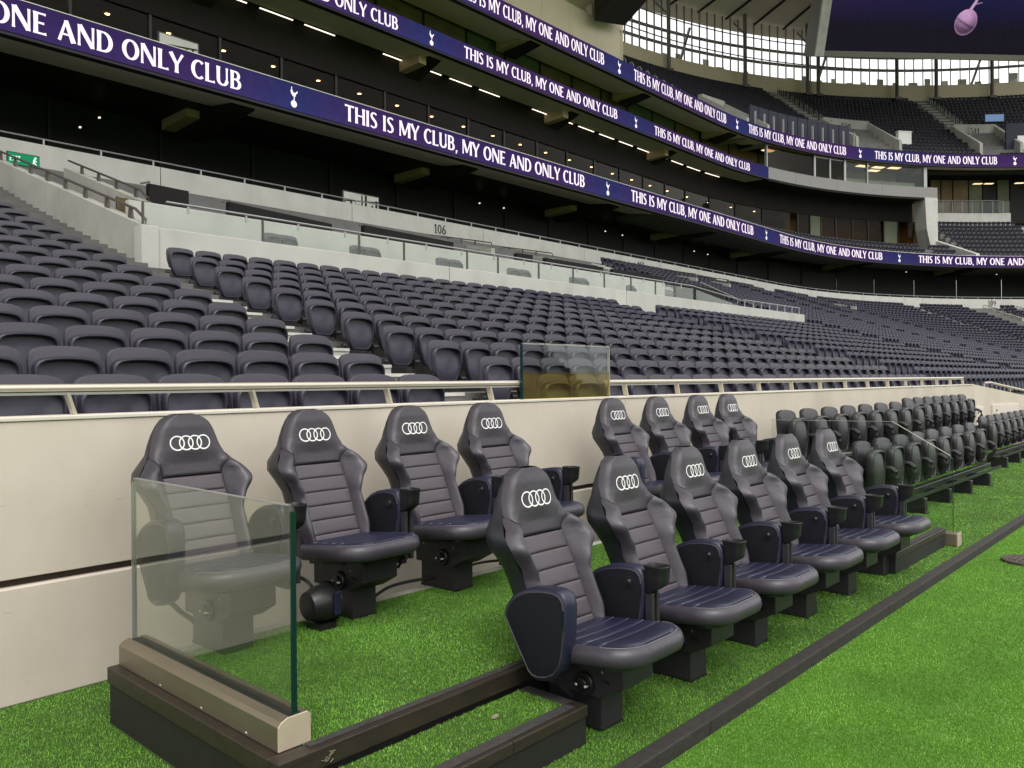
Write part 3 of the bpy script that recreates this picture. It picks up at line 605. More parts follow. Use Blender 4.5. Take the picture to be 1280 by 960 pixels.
def make_sport_seat(left_arm, right_arm=True, cup=True):
    root = empty('sports_chair')
    # upholstery of the backrest
    hb = patch(lambda z: -min(inner(z), Wz(z)) if z < 0.893 else -Wz(z), lambda z: min(inner(z), Wz(z)) if z < 0.893 else Wz(z), 0.797, 1.097, 16, 26, dips=(1, 1, 1, 0), dip=0.009, edge=0.010).build('headrest', 'leather', root, smooth=True, angle=80, fix=False)
    # badge: four linked rings
    mb = MB()
    for q in range(4):
        cx = -0.0665 + 0.0443 * q; Rr, wd, n = 0.0335, 0.0062, 30; vs = []
        for i in range(n):
            a = 2*math.pi*i/n
            for r in (Rr - wd/2 - 0.0, Rr + wd/2):
                x, z = cx + r*math.cos(a), 0.958 + r*math.sin(a); vs.append((x, S(x, z) - 0.0014 - 0.0002*q, z))
        mb.add(vs, [(2*i, 2*i+1, (2*i+3) % (2*n), (2*i+2) % (2*n)) for i in range(n)])
    mb.build('ring_badge', 'logo_white', hb, fix=False)
    seams = [0.795, 0.722, 0.650, 0.578, 0.506, 0.434, 0.37]
    for a, b in zip(seams[:-1], seams[1:]):
        patch(lambda z: -p_in(z), lambda z: p_in(z), b + 0.001, a - 0.001, 9, 8, dip=0.0055, edge=0.007, puff=0.003).build('back_panel', 'leather_panel', root, smooth=True, angle=80, fix=False)
    for z in seams[:-1]:
        MB().tube([(x, S(x, z - 0.006) + 0.0012, z - 0.006) for x in np.linspace(-p_in(z) + 0.006, p_in(z) - 0.006, 9)], 0.0011, 4).build('stitching', 'stitch_dark', root)
    for sgn in (-1, 1):
        if sgn > 0: bo = patch(lambda z: inner(z) + 0.001, lambda z: Wz(z), 0.37, 0.893, 10, 30, dips=(1, 0, 0, 0), dip=0.010, edge=0.012)
        else: bo = patch(lambda z: -Wz(z), lambda z: -inner(z) - 0.001, 0.37, 0.893, 10, 30, dips=(0, 1, 0, 0), dip=0.010, edge=0.012)
        bo.build('side_bolster', 'leather_side', root, smooth=True, angle=80, fix=False)
    # hard shell behind
    rings = []
    zs = [0.35, 0.42, 0.5, 0.58, 0.66, 0.72, 0.775, 0.82, 0.86, 0.9, 0.95, 1.0, 1.04, 1.07, 1.086, 1.0965]
    for z in zs:
        Wd = Wz(z) + 0.001; ye = S(Wd * 0.9999, z) + 0.001; yb = Yc(z) + (0.145 if z < 0.85 else 0.145 - 0.075 * min(1, (z - 0.85) / 0.2)) - (0.0 if z < 1.05 else (z - 1.05) * 0.6)
        rings.append([(-Wd, ye, z), (-Wd * 1.002, ye + 0.45 * (yb - ye), z), (-Wd * 0.93, ye + 0.8 * (yb - ye), z), (-Wd * 0.74, yb, z), (-Wd * 0.3, yb + 0.006, z), (Wd * 0.3, yb + 0.006, z), (Wd * 0.74, yb, z), (Wd * 0.93, ye + 0.8 * (yb - ye), z), (Wd * 1.002, ye + 0.45 * (yb - ye), z), (Wd, ye, z)])
    z = 1.0995; rings.append([(x * 0.9, Yc(1.097) + 0.02 + 0.0 * y, z) for x, y, _ in rings[-1]])
    MB().loft(rings, closed=False).build('back_shell', 'shell', root, smooth=True, angle=55, fix=False)
    # seat cushion
    rings = []
    TL = lambda y: 0.052 * max(0.0, (-0.22 - y) / 0.47) - 0.014 * max(0.0, (-0.56 - y) / 0.135) ** 2      # the cushion rises forward and rolls over at the front
    for z, ins, fr in ((0.318, 0.050, 0.12), (0.321, 0.020, 0.13), (0.332, 0.006, 0.145), (0.352, 0.0, 0.15), (0.375, 0.002, 0.15), (0.391, 0.010, 0.145), (0.399, 0.022, 0.138), (0.402, 0.032, 0.13)):
        tilt = lambda y: -0.012 * ((-0.20 - y) / 0.5) ** 2 + 0.0
        rings.append([(x * (1.0 + 0.03 * ((-0.2 - y) / 0.5)), y, z + TL(y)) for x, y in rounded_loop(0.252 - ins, -0.695 + ins, -0.185 - ins * 0.3, fr, 0.05)])
    pan = MB().loft(rings, cap0=True).build('seat_cushion', 'leather_side', root, smooth=True, angle=60)
    # top of the cushion: sewn strips
    top = rings[-1]
    def ztop(y): return 0.402 + TL(y)
    def hw(y):
        e = 0.252 - 0.033; f = 1.0 + 0.03 * ((-0.2 - y) / 0.5); yf = -0.695 + 0.032
        if y < yf + 0.13: d = (yf + 0.13 - y); return (e - 0.13 + math.sqrt(max(0, 0.0169 - d * d))) * f
        if y > -0.24: d = y + 0.245; return (e - 0.05 + math.sqrt(max(0.0, 0.0025 - d * d))) * f
        return e * f
    cuts = [-0.196, -0.29, -0.37, -0.45, -0.53, -0.661]
    for a, b in zip(cuts[:-1], cuts[1:]):
        V = []; ny, nx = 8, 14
        for j in range(ny + 1):
            f = j / ny; ff = f if j not in (1, ny - 1) else (0.05 if j == 1 else 0.95); y = a + (b - a) * ff
            for i in range(nx + 1):
                u = -1 + 2 * i / nx; x = u * hw(y); bow = -0.022 * (1 - u * u)
                yy = y + bow * (1.0 if abs(b + 0.661) > 1e-6 or j < ny else 0.0) * (0 if (j == 0 and a == cuts[0]) else 1)
                if b == cuts[-1]: yy = y + bow * (1 - ff)
                k = min(ff, 1 - ff) * abs(b - a); dp = max(0, 1 - k / 0.010); ed = max(0, (abs(u) - 0.9) / 0.1)
                V.append((x, yy, ztop(yy) + 0.0075 * (1 - ed * ed) - 0.005 * dp * dp + 0.0015 * math.sin(math.pi * ff)))
        n = nx + 1
        MB().add(V, [(j*n+i, j*n+i+1, (j+1)*n+i+1, (j+1)*n+i) for j in range(ny) for i in range(nx)]).build('seat_strip', 'leather_navy', pan, smooth=True, angle=80)
    for y in cuts[1:-1]:
        MB().tube([(u * hw(y) * 0.93, y - 0.007 - 0.022 * (1 - u*u), ztop(y - 0.007 - 0.022 * (1 - u*u)) + 0.0058) for u in np.linspace(-1, 1, 13)], 0.0008, 4).build('stitching', 'stitch', pan)
    lp = rounded_loop(0.252 - 0.028, -0.695 + 0.028, -0.19, 0.134, 0.05); lp = [(x * (1.0 + 0.03 * ((-0.2 - y) / 0.5)), y) for x, y in lp if y < -0.26]
    lp.sort(key=lambda q: math.atan2(q[0], -(q[1] + 0.35)))
    MB().tube([(x * 1.012, y - 0.004, ztop(y) - 0.001) for x, y in lp], 0.0008, 4).build('stitching', 'stitch', pan)
    pl_ = [(x * 0.86, (y + 0.44) * 0.86 - 0.44) for x, y in rounded_loop(0.24, -0.66, -0.19, 0.10, 0.05, 5)]
    MB().loft([[(x, y, 0.300 + TL(y)) for x, y in pl_], [(x, y, 0.3195 + TL(y)) for x, y in pl_]], cap0=True, cap1=True).build('pan_base', 'black_plastic', root)
    # pedestal
    MB().box(-0.045, 0.110, -0.408, -0.115, 0.0, 0.195).build('pedestal', 'pedestal', root, bevel=0.004)
    br = MB().prism([(-0.54, 0.218), (-0.42, 0.155), (-0.10, 0.155), (-0.10, 0.298), (-0.24, 0.300), (-0.54, 0.334)], 0, -0.075, 0.150).build('mount_box', 'pedestal', root, bevel=0.004)
    MB().box(-0.046, 0.111, -0.409, -0.41 + 0.30, -0.001, 0.012).build('base_plate', 'black_plastic', root)
    kn = MB().loft([[(x, -0.345 + r*math.cos(2*math.pi*q/18), 0.205 + r*math.sin(2*math.pi*q/18)) for q in range(18)] for x, r in ((-0.074, 0.050), (-0.090, 0.050), (-0.094, 0.046), (-0.094, 0.030), (-0.106, 0.028), (-0.109, 0.022))], cap1=True).build('tilt_knob', 'black_plastic', root, smooth=True, angle=40)
    for dy in (-0.024, 0.024):
        MB().loft([[(x, -0.345 + dy + r*math.cos(2*math.pi*q/8), 0.203 + r*math.sin(2*math.pi*q/8)) for q in range(8)] for x, r in ((-0.093, 0.006), (-0.112, 0.006), (-0.114, 0.003))], cap1=True).build('bolt', 'white_paint', kn)
    MB().bar((-0.076, -0.43, 0.235), (-0.076, -0.47, 0.232), 0.012, 0.010).build('slot', 'black_plastic', root)
    for y, z in ((-0.18, 0.262), (-0.44, 0.265)): MB().box(-0.0775, -0.0745, y, y + 0.010, z, z + 0.010).build('bolt', 'steel_dull', root)
    if left_arm:
        arm_part(root, -0.300, -0.222, -1)
        MB().tube([(-0.24, -0.30, 0.27), (-0.20, -0.31, 0.22), (-0.15, -0.32, 0.175), (-0.14, -0.32, 0.16)], 0.011, 8).build('arm_cable', 'black_plastic', root, smooth=True)
    if right_arm:
        ar = arm_part(root, 0.262, 0.340, -1)
        MB().loft([[(x, -0.345 + r*math.cos(2*math.pi*q/16), 0.575 + r*math.sin(2*math.pi*q/16)) for q in range(16)] for x, r in ((0.259, 0.026), (0.2515, 0.025), (0.251, 0.018), (0.254, 0.016), (0.248, 0.011), (0.246, 0.007))], cap1=True).build('heat_button', 'black_plastic', ar, smooth=True)
        MB().box(0.285, 0.318, -0.418, -0.10, 0.24, 0.30).build('arm_bracket', 'pedestal', root)
        MB().bar((0.30, -0.15, 0.26), (0.12, -0.20, 0.255), 0.05, 0.03).build('arm_bracket', 'pedestal', root)
        if cup:
            def sq_ring(hx, hy, z, slope=0.0):
                o = []
                for q in range(24):
                    a_ = 2*math.pi*q/24; c_, n_ = math.cos(a_), math.sin(a_); ex = 0.62
                    y_ = -0.470 + hy * math.copysign(abs(n_) ** ex, n_); o.append((0.301 + hx * math.copysign(abs(c_) ** ex, c_), y_, z + slope * (-0.470 - y_)))
                return o
            c_ = MB().loft([sq_ring(0.034, 0.045, 0.548, 0.62), sq_ring(0.038, 0.050, 0.556, 0.60), sq_ring(0.041, 0.053, 0.61), sq_ring(0.043, 0.056, 0.646), sq_ring(0.045, 0.060, 0.652), sq_ring(0.045, 0.060, 0.660), sq_ring(0.041, 0.056, 0.662), sq_ring(0.037, 0.051, 0.650), sq_ring(0.034, 0.046, 0.60)], cap0=True, cap1=True).build('cup_holder', 'black_plastic', root, smooth=True, angle=40)
            MB().box(0.270, 0.292, -0.462, -0.4245, 0.27, 0.535).build('arm_post', 'pedestal', c_, bevel=0.003)
            MB().box(0.312, 0.334, -0.462, -0.4245, 0.27, 0.535).build('arm_post', 'pedestal', c_, bevel=0.003)
    return root
protoA = make_sport_seat(True); protoB = make_sport_seat(False)
front_x = [2.837, 3.58, 4.29, 5.00, 5.71, 6.44]
back_x = [1.885, 2.61, 3.345, 4.045, 5.565, 6.255, 6.985, 7.59]
seat_lb_f = ['navy leather sports seat nearest the camera in the front row, large left armrest panel', 'front row leather sports seat, second from the camera', 'front row leather sports seat, third from the camera', 'front row leather sports seat, fourth from the camera', 'front row leather sports seat, fifth from the camera', 'last front row leather sports seat, beside the sloped glass panel']
seat_lb_b = ['back row leather sports seat seen through the near glass panel', 'back row leather sports seat with the round black blower beside its pedestal', 'back row leather sports seat, third from the near glass panel', 'back row leather sports seat just left of the bare wall gap', 'back row leather sports seat just right of the bare wall gap', 'back row leather sports seat, second right of the bare wall gap', 'back row leather sports seat, third right of the bare wall gap', 'back row leather sports seat farthest from the camera']
used = set()
def place_seat(proto, x, y, z, label, group):
    o = proto if proto.name not in used else copy_tree(proto)
    used.add(proto.name); o.location = (x, y, z); tag(o, label, 'sports seat', group); return o
for i, x in enumerate(front_x): place_seat(protoA if i == 0 else protoB, x, 2.45, 0.0, seat_lb_f[i], 'front row of sports seats')
for i, x in enumerate(back_x): place_seat(protoA if i in (0, 4) else protoB, x, 3.89, PLAT, seat_lb_b[i], 'back row of sports seats')

# black blower beside the second back row pedestal, and the cables
t = thing('floor_blower', 'round black ribbed blower on the platform beside a seat pedestal', 'blower', loc=(2.425, 3.50, PLAT + 0.02))
def disc(x, r, n=24): return [(x, r*math.cos(2*math.pi*q/n), 0.105 + r*math.sin(2*math.pi*q/n)) for q in range(n)]
MB().loft([disc(-0.13, 0.045), disc(-0.125, 0.07), disc(-0.07, 0.092), disc(0.0, 0.098)], cap0=True, cap1=True).build('housing', 'black_plastic', t, smooth=True)
MB().loft([disc(0.001, 0.103), disc(0.02, 0.103), disc(0.024, 0.095), disc(0.024, 0.06)], cap1=True).build('front_ring', 'black_plastic', t, smooth=True, angle=30)
for q in range(22):
    a = 2*math.pi*q/22; MB().bar((0.022, 0.055*math.cos(a), 0.105 + 0.055*math.sin(a)), (0.028, 0.098*math.cos(a), 0.105 + 0.098*math.sin(a)), 0.006, 0.010, (1,0,0)).build('rib', 'shell', t)
MB().box(-0.035, 0.0, -0.115, -0.095, 0.06, 0.18).build('clip_cover', 'leather_navy', t, bevel=0.006)
MB().box(-0.09, 0.01, -0.06, 0.06, -0.02, 0.012).build('foot', 'black_plastic', t)
def cable(label, pts, r=0.010):
    P_ = [Vector(p) for p in pts]; out = []
    for i in range(len(P_) - 1):
        a, b, c, d = P_[max(i-1, 0)], P_[i], P_[i+1], P_[min(i+2, len(P_)-1)]
        for j in range(6):
            f = j / 6; out.append(0.5 * ((2*b) + (c - a) * f + (2*a - 5*b + 4*c - d) * f*f + (3*b - a - 3*c + d) * f**3))
    out.append(P_[-1]); tag(MB().tube(out, r, 8).build('cable', 'black_plastic', smooth=True), label, 'cable')
cable('black cable looping from the first back seat down to the blower', [(2.17, 3.62, 0.53), (2.26, 3.60, 0.525), (2.34, 3.58, 0.49), (2.37, 3.55, 0.44), (2.375, 3.53, 0.37)], 0.009)
cable('black cable lying on the deck between second and third back seats', [(2.70, 3.60, 0.262), (2.85, 3.68, 0.275), (3.0, 3.72, 0.30), (3.15, 3.70, 0.31), (3.30, 3.66, 0.31)], 0.010)
cable('black cable lying on the deck between third and fourth back seats', [(3.44, 3.66, 0.31), (3.6, 3.70, 0.315), (3.8, 3.72, 0.31), (4.02, 3.66, 0.30)], 0.009)
cable('black cable hanging below the second back row seat', [(2.88, 3.62, 0.54), (2.97, 3.62, 0.52), (3.02, 3.63, 0.47), (3.02, 3.66, 0.42)], 0.009)

# ------------------------------------------------------------------ stand seats (origin at the screw height line: z = 0 is the screw, tread at -0.47)
def seat_meshes(pan_h=0.415, pan_w=0.218, n=9, back_top=0.128, back_w=0.234, lo=False, rec=1.0):
    """returns dict of MB for backrest, pan, hinge"""
    # outline of the tipped-up pan, z from -pan_h+0.035 up to 0.035
    zt_, zb_ = 0.052, 0.052 - pan_h; out = []
    tabl = [(0.0, 0.50), (0.04, 0.60), (0.20, 0.76), (0.45, 0.94), (0.70, 1.0), (0.84, 0.985), (0.92, 0.90), (0.965, 0.74), (0.99, 0.46), (1.0, 0.15)]
    if lo: tabl = [(0.0, 0.62), (0.45, 0.95), (0.84, 0.98), (1.0, 0.45)]
    for f, wv in tabl: out.append((pan_w * wv, zb_ + (zt_ - zb_) * f))
    loop = out + [(-x, z) for x, z in reversed(out)]
    cz = zb_ + 0.52 * pan_h
    def rg(k, y, kz=None, dy=None):
        kz = k if kz is None else kz
        return [(x * k, (y if dy is None else y + dy * max(0.0, min(1.0, ((z - zb_) / pan_h - 0.38) / 0.5)) ** 1.4), cz + (z - cz) * kz) for x, z in loop]
    pan = MB()
    if lo: pan.loft([rg(1.0, 0.035), rg(0.99, -0.030), rg(0.90, -0.036), rg(0.86, -0.028, dy=0.046)], cap1=True)
    else: pan.loft([rg(0.93, 0.045), rg(1.0, 0.030), rg(1.0, -0.014), rg(0.975, -0.028), rg(0.93, -0.036), rg(0.895, -0.034), rg(0.885, -0.026, dy=0.046 * rec), rg(0.5, -0.034 - 0.022 * (1 - rec), dy=0.050 * rec)], cap0=True, cap1=True)
    # padded backrest
    b = MB(); bw, bt, bb = back_w, back_top, -0.22; rings = []
    pr = [(bb, 0.80), (-0.10, 0.97), (0.0, 1.0), (bt - 0.075, 0.985), (bt - 0.045, 0.94), (bt - 0.022, 0.83), (bt - 0.007, 0.60), (bt, 0.28)]
    if lo: pr = [(-0.10, 0.97), (bt - 0.05, 0.985), (bt, 0.78)]
    lp = [(bw * wv, z) for z, wv in pr]; lp = lp + [(-x, z) for x, z in reversed(lp)]
    def bg_(k, y, kz): return [(x * k, y + 0.10 * (z + 0.1) * 0.6 - 0.028 * (abs(x) / bw) ** 2, (z - 0.0) * 1.0 if z < bt - 0.03 else z - (1 - kz) * 0.06) for x, z in lp]
    if lo: b.loft([bg_(1.0, 0.058, 1.0), bg_(0.97, 0.10, 0.9)], cap0=True, cap1=True)
    else: b.loft([bg_(0.94, 0.052, 0.85), bg_(0.985, 0.056, 0.96), bg_(1.0, 0.070, 1.0), bg_(1.0, 0.092, 1.0), bg_(0.97, 0.106, 0.9), bg_(0.90, 0.110, 0.7)], cap0=True, cap1=True)
    return pan, b
def hinge_mb(x):
    m = MB(); m.tube([(x, -0.02, -0.30), (x, 0.0, -0.30)], 0.0)
    m = MB(); m.loft([[(x + dx, 0.01 + 0.034*math.cos(2*math.pi*q/10), -0.315 + 0.034*math.sin(2*math.pi*q/10)) for q in range(10)] for dx in (-0.022, 0.022)], cap0=True, cap1=True)
    m.box(x - 0.014, x + 0.014, -0.005, 0.045, -0.40, -0.33); m.box(x - 0.012, x + 0.012, 0.03, 0.15, -0.37, -0.32)
    return m
panN, backN = seat_meshes(); panL, backL = seat_meshes(lo=True)
me_pan = panN.mesh('seat_pan', 'seat_plastic', smooth=True, angle=45); me_back = backN.mesh('backrest', 'seat_pad', smooth=True, angle=50)
me_hin = hinge_mb(0.236).mesh('hinge', 'black_plastic', smooth=True, angle=40); me_hin2 = hinge_mb(-0.236).mesh('hinge', 'black_plastic', smooth=True, angle=40)
me_scr = MB().box(-0.005, 0.005, -0.008, -0.0035, -0.005, 0.005).mesh('screw', 'black_plastic')
lo_p, lo_b = tri_arrays(panL.mesh('tmp', 'seat_far')), tri_arrays(backL.mesh('tmp', 'seat_far'))
mid_p, mid_b, mid_h = tri_arrays(me_pan), tri_arrays(me_back), tri_arrays(me_hin)

# ------------------------------------------------------------------ lower tier
Y1, DY = 5.127, 0.808
def zrow(r): return 1.436 + 0.2 * (r - 1) + 0.0022 * (r - 1) ** 2
def yrow(r): return Y1 + DY * (r - 1)
NR = 27
prof = [(4.51, -0.1), (4.51, zrow(1) - 0.47)]
for r in range(1, NR + 1):
    yb = yrow(r) + 0.24; prof.append((yb, zrow(r) - 0.47)); prof.append((yb, zrow(min(r + 1, NR)) - 0.47 if r < NR else zrow(NR) - 0.2))
prof.append((yrow(NR) + 0.30, -0.1))
tag(sweep(MB(), prof, -16, 112, True, 3.0).build('terrace', 'terrace_grey'), kind='structure')
aisles = [5.40, 20.10, 35.0, 49.8, 65.0, 79.5, 92.0]       # centre of each stair, in s
AW = 0.62
# stair steps of the aisles, with pale nosings
def stairs(label, sa, r0, r1):
    t = thing('aisle_stairs', label, 'stairs')
    for r in range(r0, r1 + 1):
        stm = 'terrace_grey' if (sa < 6 and r > 8) else 'concrete_pale'
        z0 = zrow(r) - 0.47; dz = zrow(r + 1) - zrow(r); y0 = yrow(r) + 0.24
        a = ang(sa); loc = P(sa, y0, 0)
        o = MB().box(-AW, AW, -0.40, 0.0, z0, z0 + dz / 2).build('step', stm, t); o.location = loc; o.rotation_euler = (0, 0, -a)
        for yy, zz in ((-0.40, z0 + dz / 2), (0.0, z0 + dz)) if not (sa < 6 and r > 8) else ():
            o = MB().box(-AW, AW, yy - 0.012, yy + 0.045, zz - 0.03, zz + 0.006).build('nosing', 'nosing', t); o.location = loc; o.rotation_euler = (0, 0, -a)
names = ['concrete aisle stairs with pale nosings between the left and middle seat blocks', 'aisle stairs crossing the middle of the lower seats', 'aisle stairs beside the right end of the low divider wall', 'aisle stairs among the far lower seats before the corner', 'aisle stairs at the start of the corner seats', 'aisle stairs in the corner seats', 'last aisle stairs in the corner seats at the right']
for i, sa in enumerate(aisles): stairs(names[i], sa, 1, NR - 1 if i not in (1,) else 11)

def free(s, r):
    if abs(s - 0) > 1e9: return False
    for a in aisles:
        if abs(s - a) < AW + 0.22 * (40.0 / (yrow(r) - CY) if s > SC else 1): return False
    if r >= 12 and 5.2 < s < 35.9: return False
    if VOMS:
        for s0, s1, r0 in VOMS:
            if s0 - 0.3 < s < s1 + 0.3 and r >= r0: return False
    return True
VOMS = [(54.6, 57.6, 20), (86.2, 89.6, 20)]
cand = []
for r in range(1, NR + 1):
    sref = 0.50 if r >= 0 else 0.5
    s = 4.53 - 0.5 * 40
    while s < 6.0:
        if s < 4.6 and r <= NR: cand.append((s, r))
        s += 0.5
    s = 6.30
    while s < SC:
        if free(s, r): cand.append((s, r))
        s += 0.5
    rad = yrow(r) - CY; ds = 0.5 * 40.0 / rad; s = SC + ds / 2
    while s < 108:
        if free(s, r): cand.append((s, r))
        s += ds
vis = []
for s, r in cand:
    p = P(s, yrow(r), zrow(r)); q = to_px(p)
    if q is None: continue
    if -90 < q[0] < 1380 and q[1] < 560: vis.append((q[2], s, r, p, q))
vis.sort()
def in_frame(q): return -25 < q[0] < 1300
near = [v for v in vis if in_frame(v[4])][:300]; near_ids = {(v[1], v[2]) for v in near}
rest = [v for v in vis if (v[1], v[2]) not in near_ids]
left_n = {}
for d, s, r, p, q in near:
    if s < 5.4:
        k_ = int(round((4.53 - s) / 0.5)) + 1; lb = 'navy stand seat, %s row up, %s seat left of the near aisle' % (ordinal(r), ordinal(k_)); gp = 'stand seats left of the aisle stairs'
    else:
        k_ = int(round((s - 6.30) / 0.5)) + 1; lb = 'navy stand seat, %s row up, %s seat right of the near aisle' % (ordinal(r), ordinal(k_)); gp = 'stand seats right of the aisle stairs'
    o = thing('stadium_chair', lb, 'stadium seat', gp, loc=p, rz=-ang(s))
    o.rotation_euler.z += random.gauss(0, 0.012); obj('backrest', me_back, o).rotation_euler.x = random.gauss(0, 0.018); pn = obj('seat_pan', me_pan, o); pn.rotation_euler.x = random.gauss(0, 0.025); obj('hinge', me_hin, o); obj('hinge', me_hin2, o); obj('screw', me_scr, pn)
jit = lambda: (random.gauss(0, 0.004))
mid = [v for v in rest if v[0] < 34]; far = [v for v in rest if v[0] >= 34]
pl = lambda L: [(v[3][0], v[3][1] + jit(), v[3][2] + jit() * 0.5, -ang(v[1]) + random.gauss(0, 0.012)) for v in L]
o = scatter('lower_tier_seats', [mid_p, mid_b, mid_h], pl(mid), 'seat_far'); tag(o, 'dense rows of navy tip-up seats in the middle of the lower tier', 'seats', kind='stuff')
o = scatter('lower_tier_far_seats', [lo_p, lo_b], pl(far), 'seat_far', smooth=False); tag(o, 'tiny far navy seats of the lower tier towards the corner', 'seats', kind='stuff')

# ------------------------------------------------------------------ divider wall, glass balustrade and the walled gangway on the left
t = thing('divider_wall', 'pale concrete divider wall above the middle seat block', 'wall')
js = [6.02, 13.2, 20.6, 27.9, 34.0]
for a, b in zip(js[:-1], js[1:]):
    MB().box(a + 0.012, b - 0.012, 14.0, 14.25, 3.0, 4.22).build('wall_panel', 'concrete_pale', t, bevel=0.01)
MB().box(6.3, 33.9, 14.04, 14.21, 3.0, 4.20).build('joint_filler', 'groove_dark', t)
t = thing('glass_balustrade', 'greenish glass balustrade with steel rail on top of the divider wall', 'balustrade')
gx = [6.05, 8.35, 10.65, 11.9, 13.9, 15.0, 16.6, 18.1, 19.6, 21.0, 22.4, 23.6, 24.8]
for a, b in zip(gx[:-1], gx[1:]):
    MB().box(a + 0.015, b - 0.015, 14.10, 14.118, 4.221, 4.62).build('glass_pane', 'glass_balustrade', t)
    MB().box(a - 0.02, a + 0.014, 14.09, 14.13, 4.221, 4.66).build('post', 'rail_dark', t)
MB().tube([(6.5, 14.20, 4.73), (24.9, 14.20, 4.73)], 0.022, 8).build('rail', 'mullion_pale', t, smooth=True)
for x in np.arange(6.9, 24.9, 1.15): MB().bar((x, 14.2, 4.58), (x, 14.2, 4.72), 0.04, 0.02).build('rail_bracket', 'mullion_pale', t)
MB().prism([(25.0, 4.221), (28.2, 4.221), (28.2, 4.24), (25.0, 4.60)], 1, 14.10, 14.118).build('glass_pane', 'glass_balustrade', t)
MB().tube([(24.9, 14.2, 4.73), (29.4, 14.2, 4.42), (29.6, 14.2, 4.36), (29.6, 14.2, 4.22)], 0.022, 8).build('rail', 'mullion_pale', t, smooth=True)
t = thing('divider_handrail', 'thin pale handrail on the right part of the divider wall', 'handrail')
MB().tube([(28.6, 14.14, 4.50), (33.8, 14.14, 4.50)], 0.022, 8).build('rail', 'mullion_pale', t, smooth=True)
for x in np.arange(28.7, 33.8, 0.72): MB().bar((x, 14.14, 4.221), (x, 14.14, 4.485), 0.03, 0.03).build('post', 'mullion_pale', t)
t = thing('divider_handrail', 'short pale handrail sloping down near the middle of the divider wall', 'handrail')
MB().tube([(26.2, 14.6, 5.0), (28.9, 14.6, 4.62), (29.05, 14.6, 4.57), (29.05, 14.6, 4.2)], 0.02, 8).build('rail', 'mullion_pale', t, smooth=True)
MB().box(6.3, 24.9, 15.3, 15.45, 3.4, 4.92).build('inner_upstand', 'concrete_pale', bpy.data.objects['divider_wall'])
# seat pairs showing through the glass
for i, px in enumerate((346, 452, 557, 644, 719, 784)):
    for j, dx in enumerate((-11, 11) if px < 700 else ((-9, 9) if px < 780 else (0,))):
        q = on_y(px + dx * (1 - 0.0006 * px), 300, 14.62)
        o = thing('executive_chair', 'padded navy seat behind the glass balustrade, %s of the %s pair' % ('left' if j == 0 else 'right', ordinal(i + 1)) if px < 780 else 'single padded navy seat behind the sloping end of the glass balustrade', 'seat', 'seat pairs behind the glass balustrade', loc=(q.x, 14.45, 4.39))
        obj('backrest', me_back, o); obj('seat_pan', me_pan, o)
# black partitions of the box area
for i, (x0, y0, x1, y1, hgt, lb) in enumerate(((186, 229, 236, 239, 0.42, 'long black partition board above the left end of the glass balustrade'), (286, 252, 415, 280, 0.50, 'long black partition board left of the first gangway number'), (455, 281, 567, 303, 0.55, 'black partition board right below the first gangway number'), (646, 316, 666, 319, 0.34, 'short black partition board in the middle of the box area'), (682, 322, 754, 334, 0.55, 'black partition board right of the middle of the box area'), (766, 336, 828, 346, 1.1, 'tall black partition board below the second gangway number'), (845, 352, 905, 363, 0.9, 'black partition board at the right end of the box area'))):
    a, b = on_y(x0, y0, 18.6), on_y(x1, y1, 18.6); z = a.z
    t = thing('partition', lb, 'partition'); MB().prism([(a.x, a.z - hgt - 0.6), (b.x, b.z - hgt - 0.6), (b.x, b.z), (a.x, a.z)], 1, 18.6, 18.75).build('board', 'black_panel', t)
    MB().bar((a.x - 0.2, 18.55, z - 0.05), (a.x, 18.55, z + 0.02), 0.05, 0.04).build('end_bracket', 'rail_dark', t)
# sloping concrete walls flanking the gangway
def slope_wall(label, X, ya, yb, za, zb, depth, joints, mname='concrete'):
    t = thing('gangway_wall', label, 'wall'); fz = lambda y: za + (zb - za) * (y - ya) / (yb - ya)
    ys = [ya] + joints + [yb]
    for a, b in zip(ys[:-1], ys[1:]):
        MB().add([(X + d, y, z) for d in (0, 0.24) for y, z in ((a + 0.01, fz(a) - depth), (b - 0.01, fz(b) - depth), (b - 0.01, fz(b)), (a + 0.01, fz(a)))], [(0,1,2,3),(7,6,5,4),(0,3,7,4),(1,5,6,2),(3,2,6,7),(0,4,5,1)]).build('wall_panel', mname, t)
    h = thing('gangway_handrail', label.replace('wall', 'wall handrail') if 'wall' in label else label, 'handrail')
    p = [(X + 0.12, y, fz(y) + 0.20) for y in np.linspace(yb, ya + 0.55, 8)] + [(X + 0.12, ya + 0.25, fz(ya) + 0.20), (X + 0.12, ya + 0.14, fz(ya) + 0.14), (X + 0.12, ya + 0.14, fz(ya) + 0.0)]
    MB().tube(p, 0.026, 8).build('rail', 'rail_dark', h, smooth=True)
    for y in np.arange(ya + 0.75, yb, 1.05): MB().prism([(y - 0.09, fz(y) - 0.02), (y + 0.09, fz(y) + 0.02), (y + 0.05, fz(y) + 0.20), (y - 0.03, fz(y) + 0.18)], 0, X + 0.10, X + 0.14).build('bracket', 'rail_dark', h)
slope_wall('raw concrete gangway wall sloping up behind the left seat block', 5.99, 14.0, 26.5, 4.22, 8.36, 2.9, [18.7, 23.2])
slope_wall('smaller grey concrete gangway wall farther back, below the exit sign', 7.6, 17.6, 22.4, 5.42, 7.06, 2.6, [])
MB().box(5.965, 6.26, 13.965, 14.28, 2.9, 4.235).build('end_pillar', 'concrete_pale', bpy.data.objects['gangway_wall'], bevel=0.01)
t = thing('gangway_glass', 'small dark glass panel at the foot of the gangway', 'glass panel')
MB().box(6.24, 7.5, 15.7, 15.72, 3.9, 5.02).build('glass_pane', 'glass_dark', t); MB().box(6.24, 6.27, 15.68, 15.74, 3.9, 5.03).build('post', 'rail_dark', t)

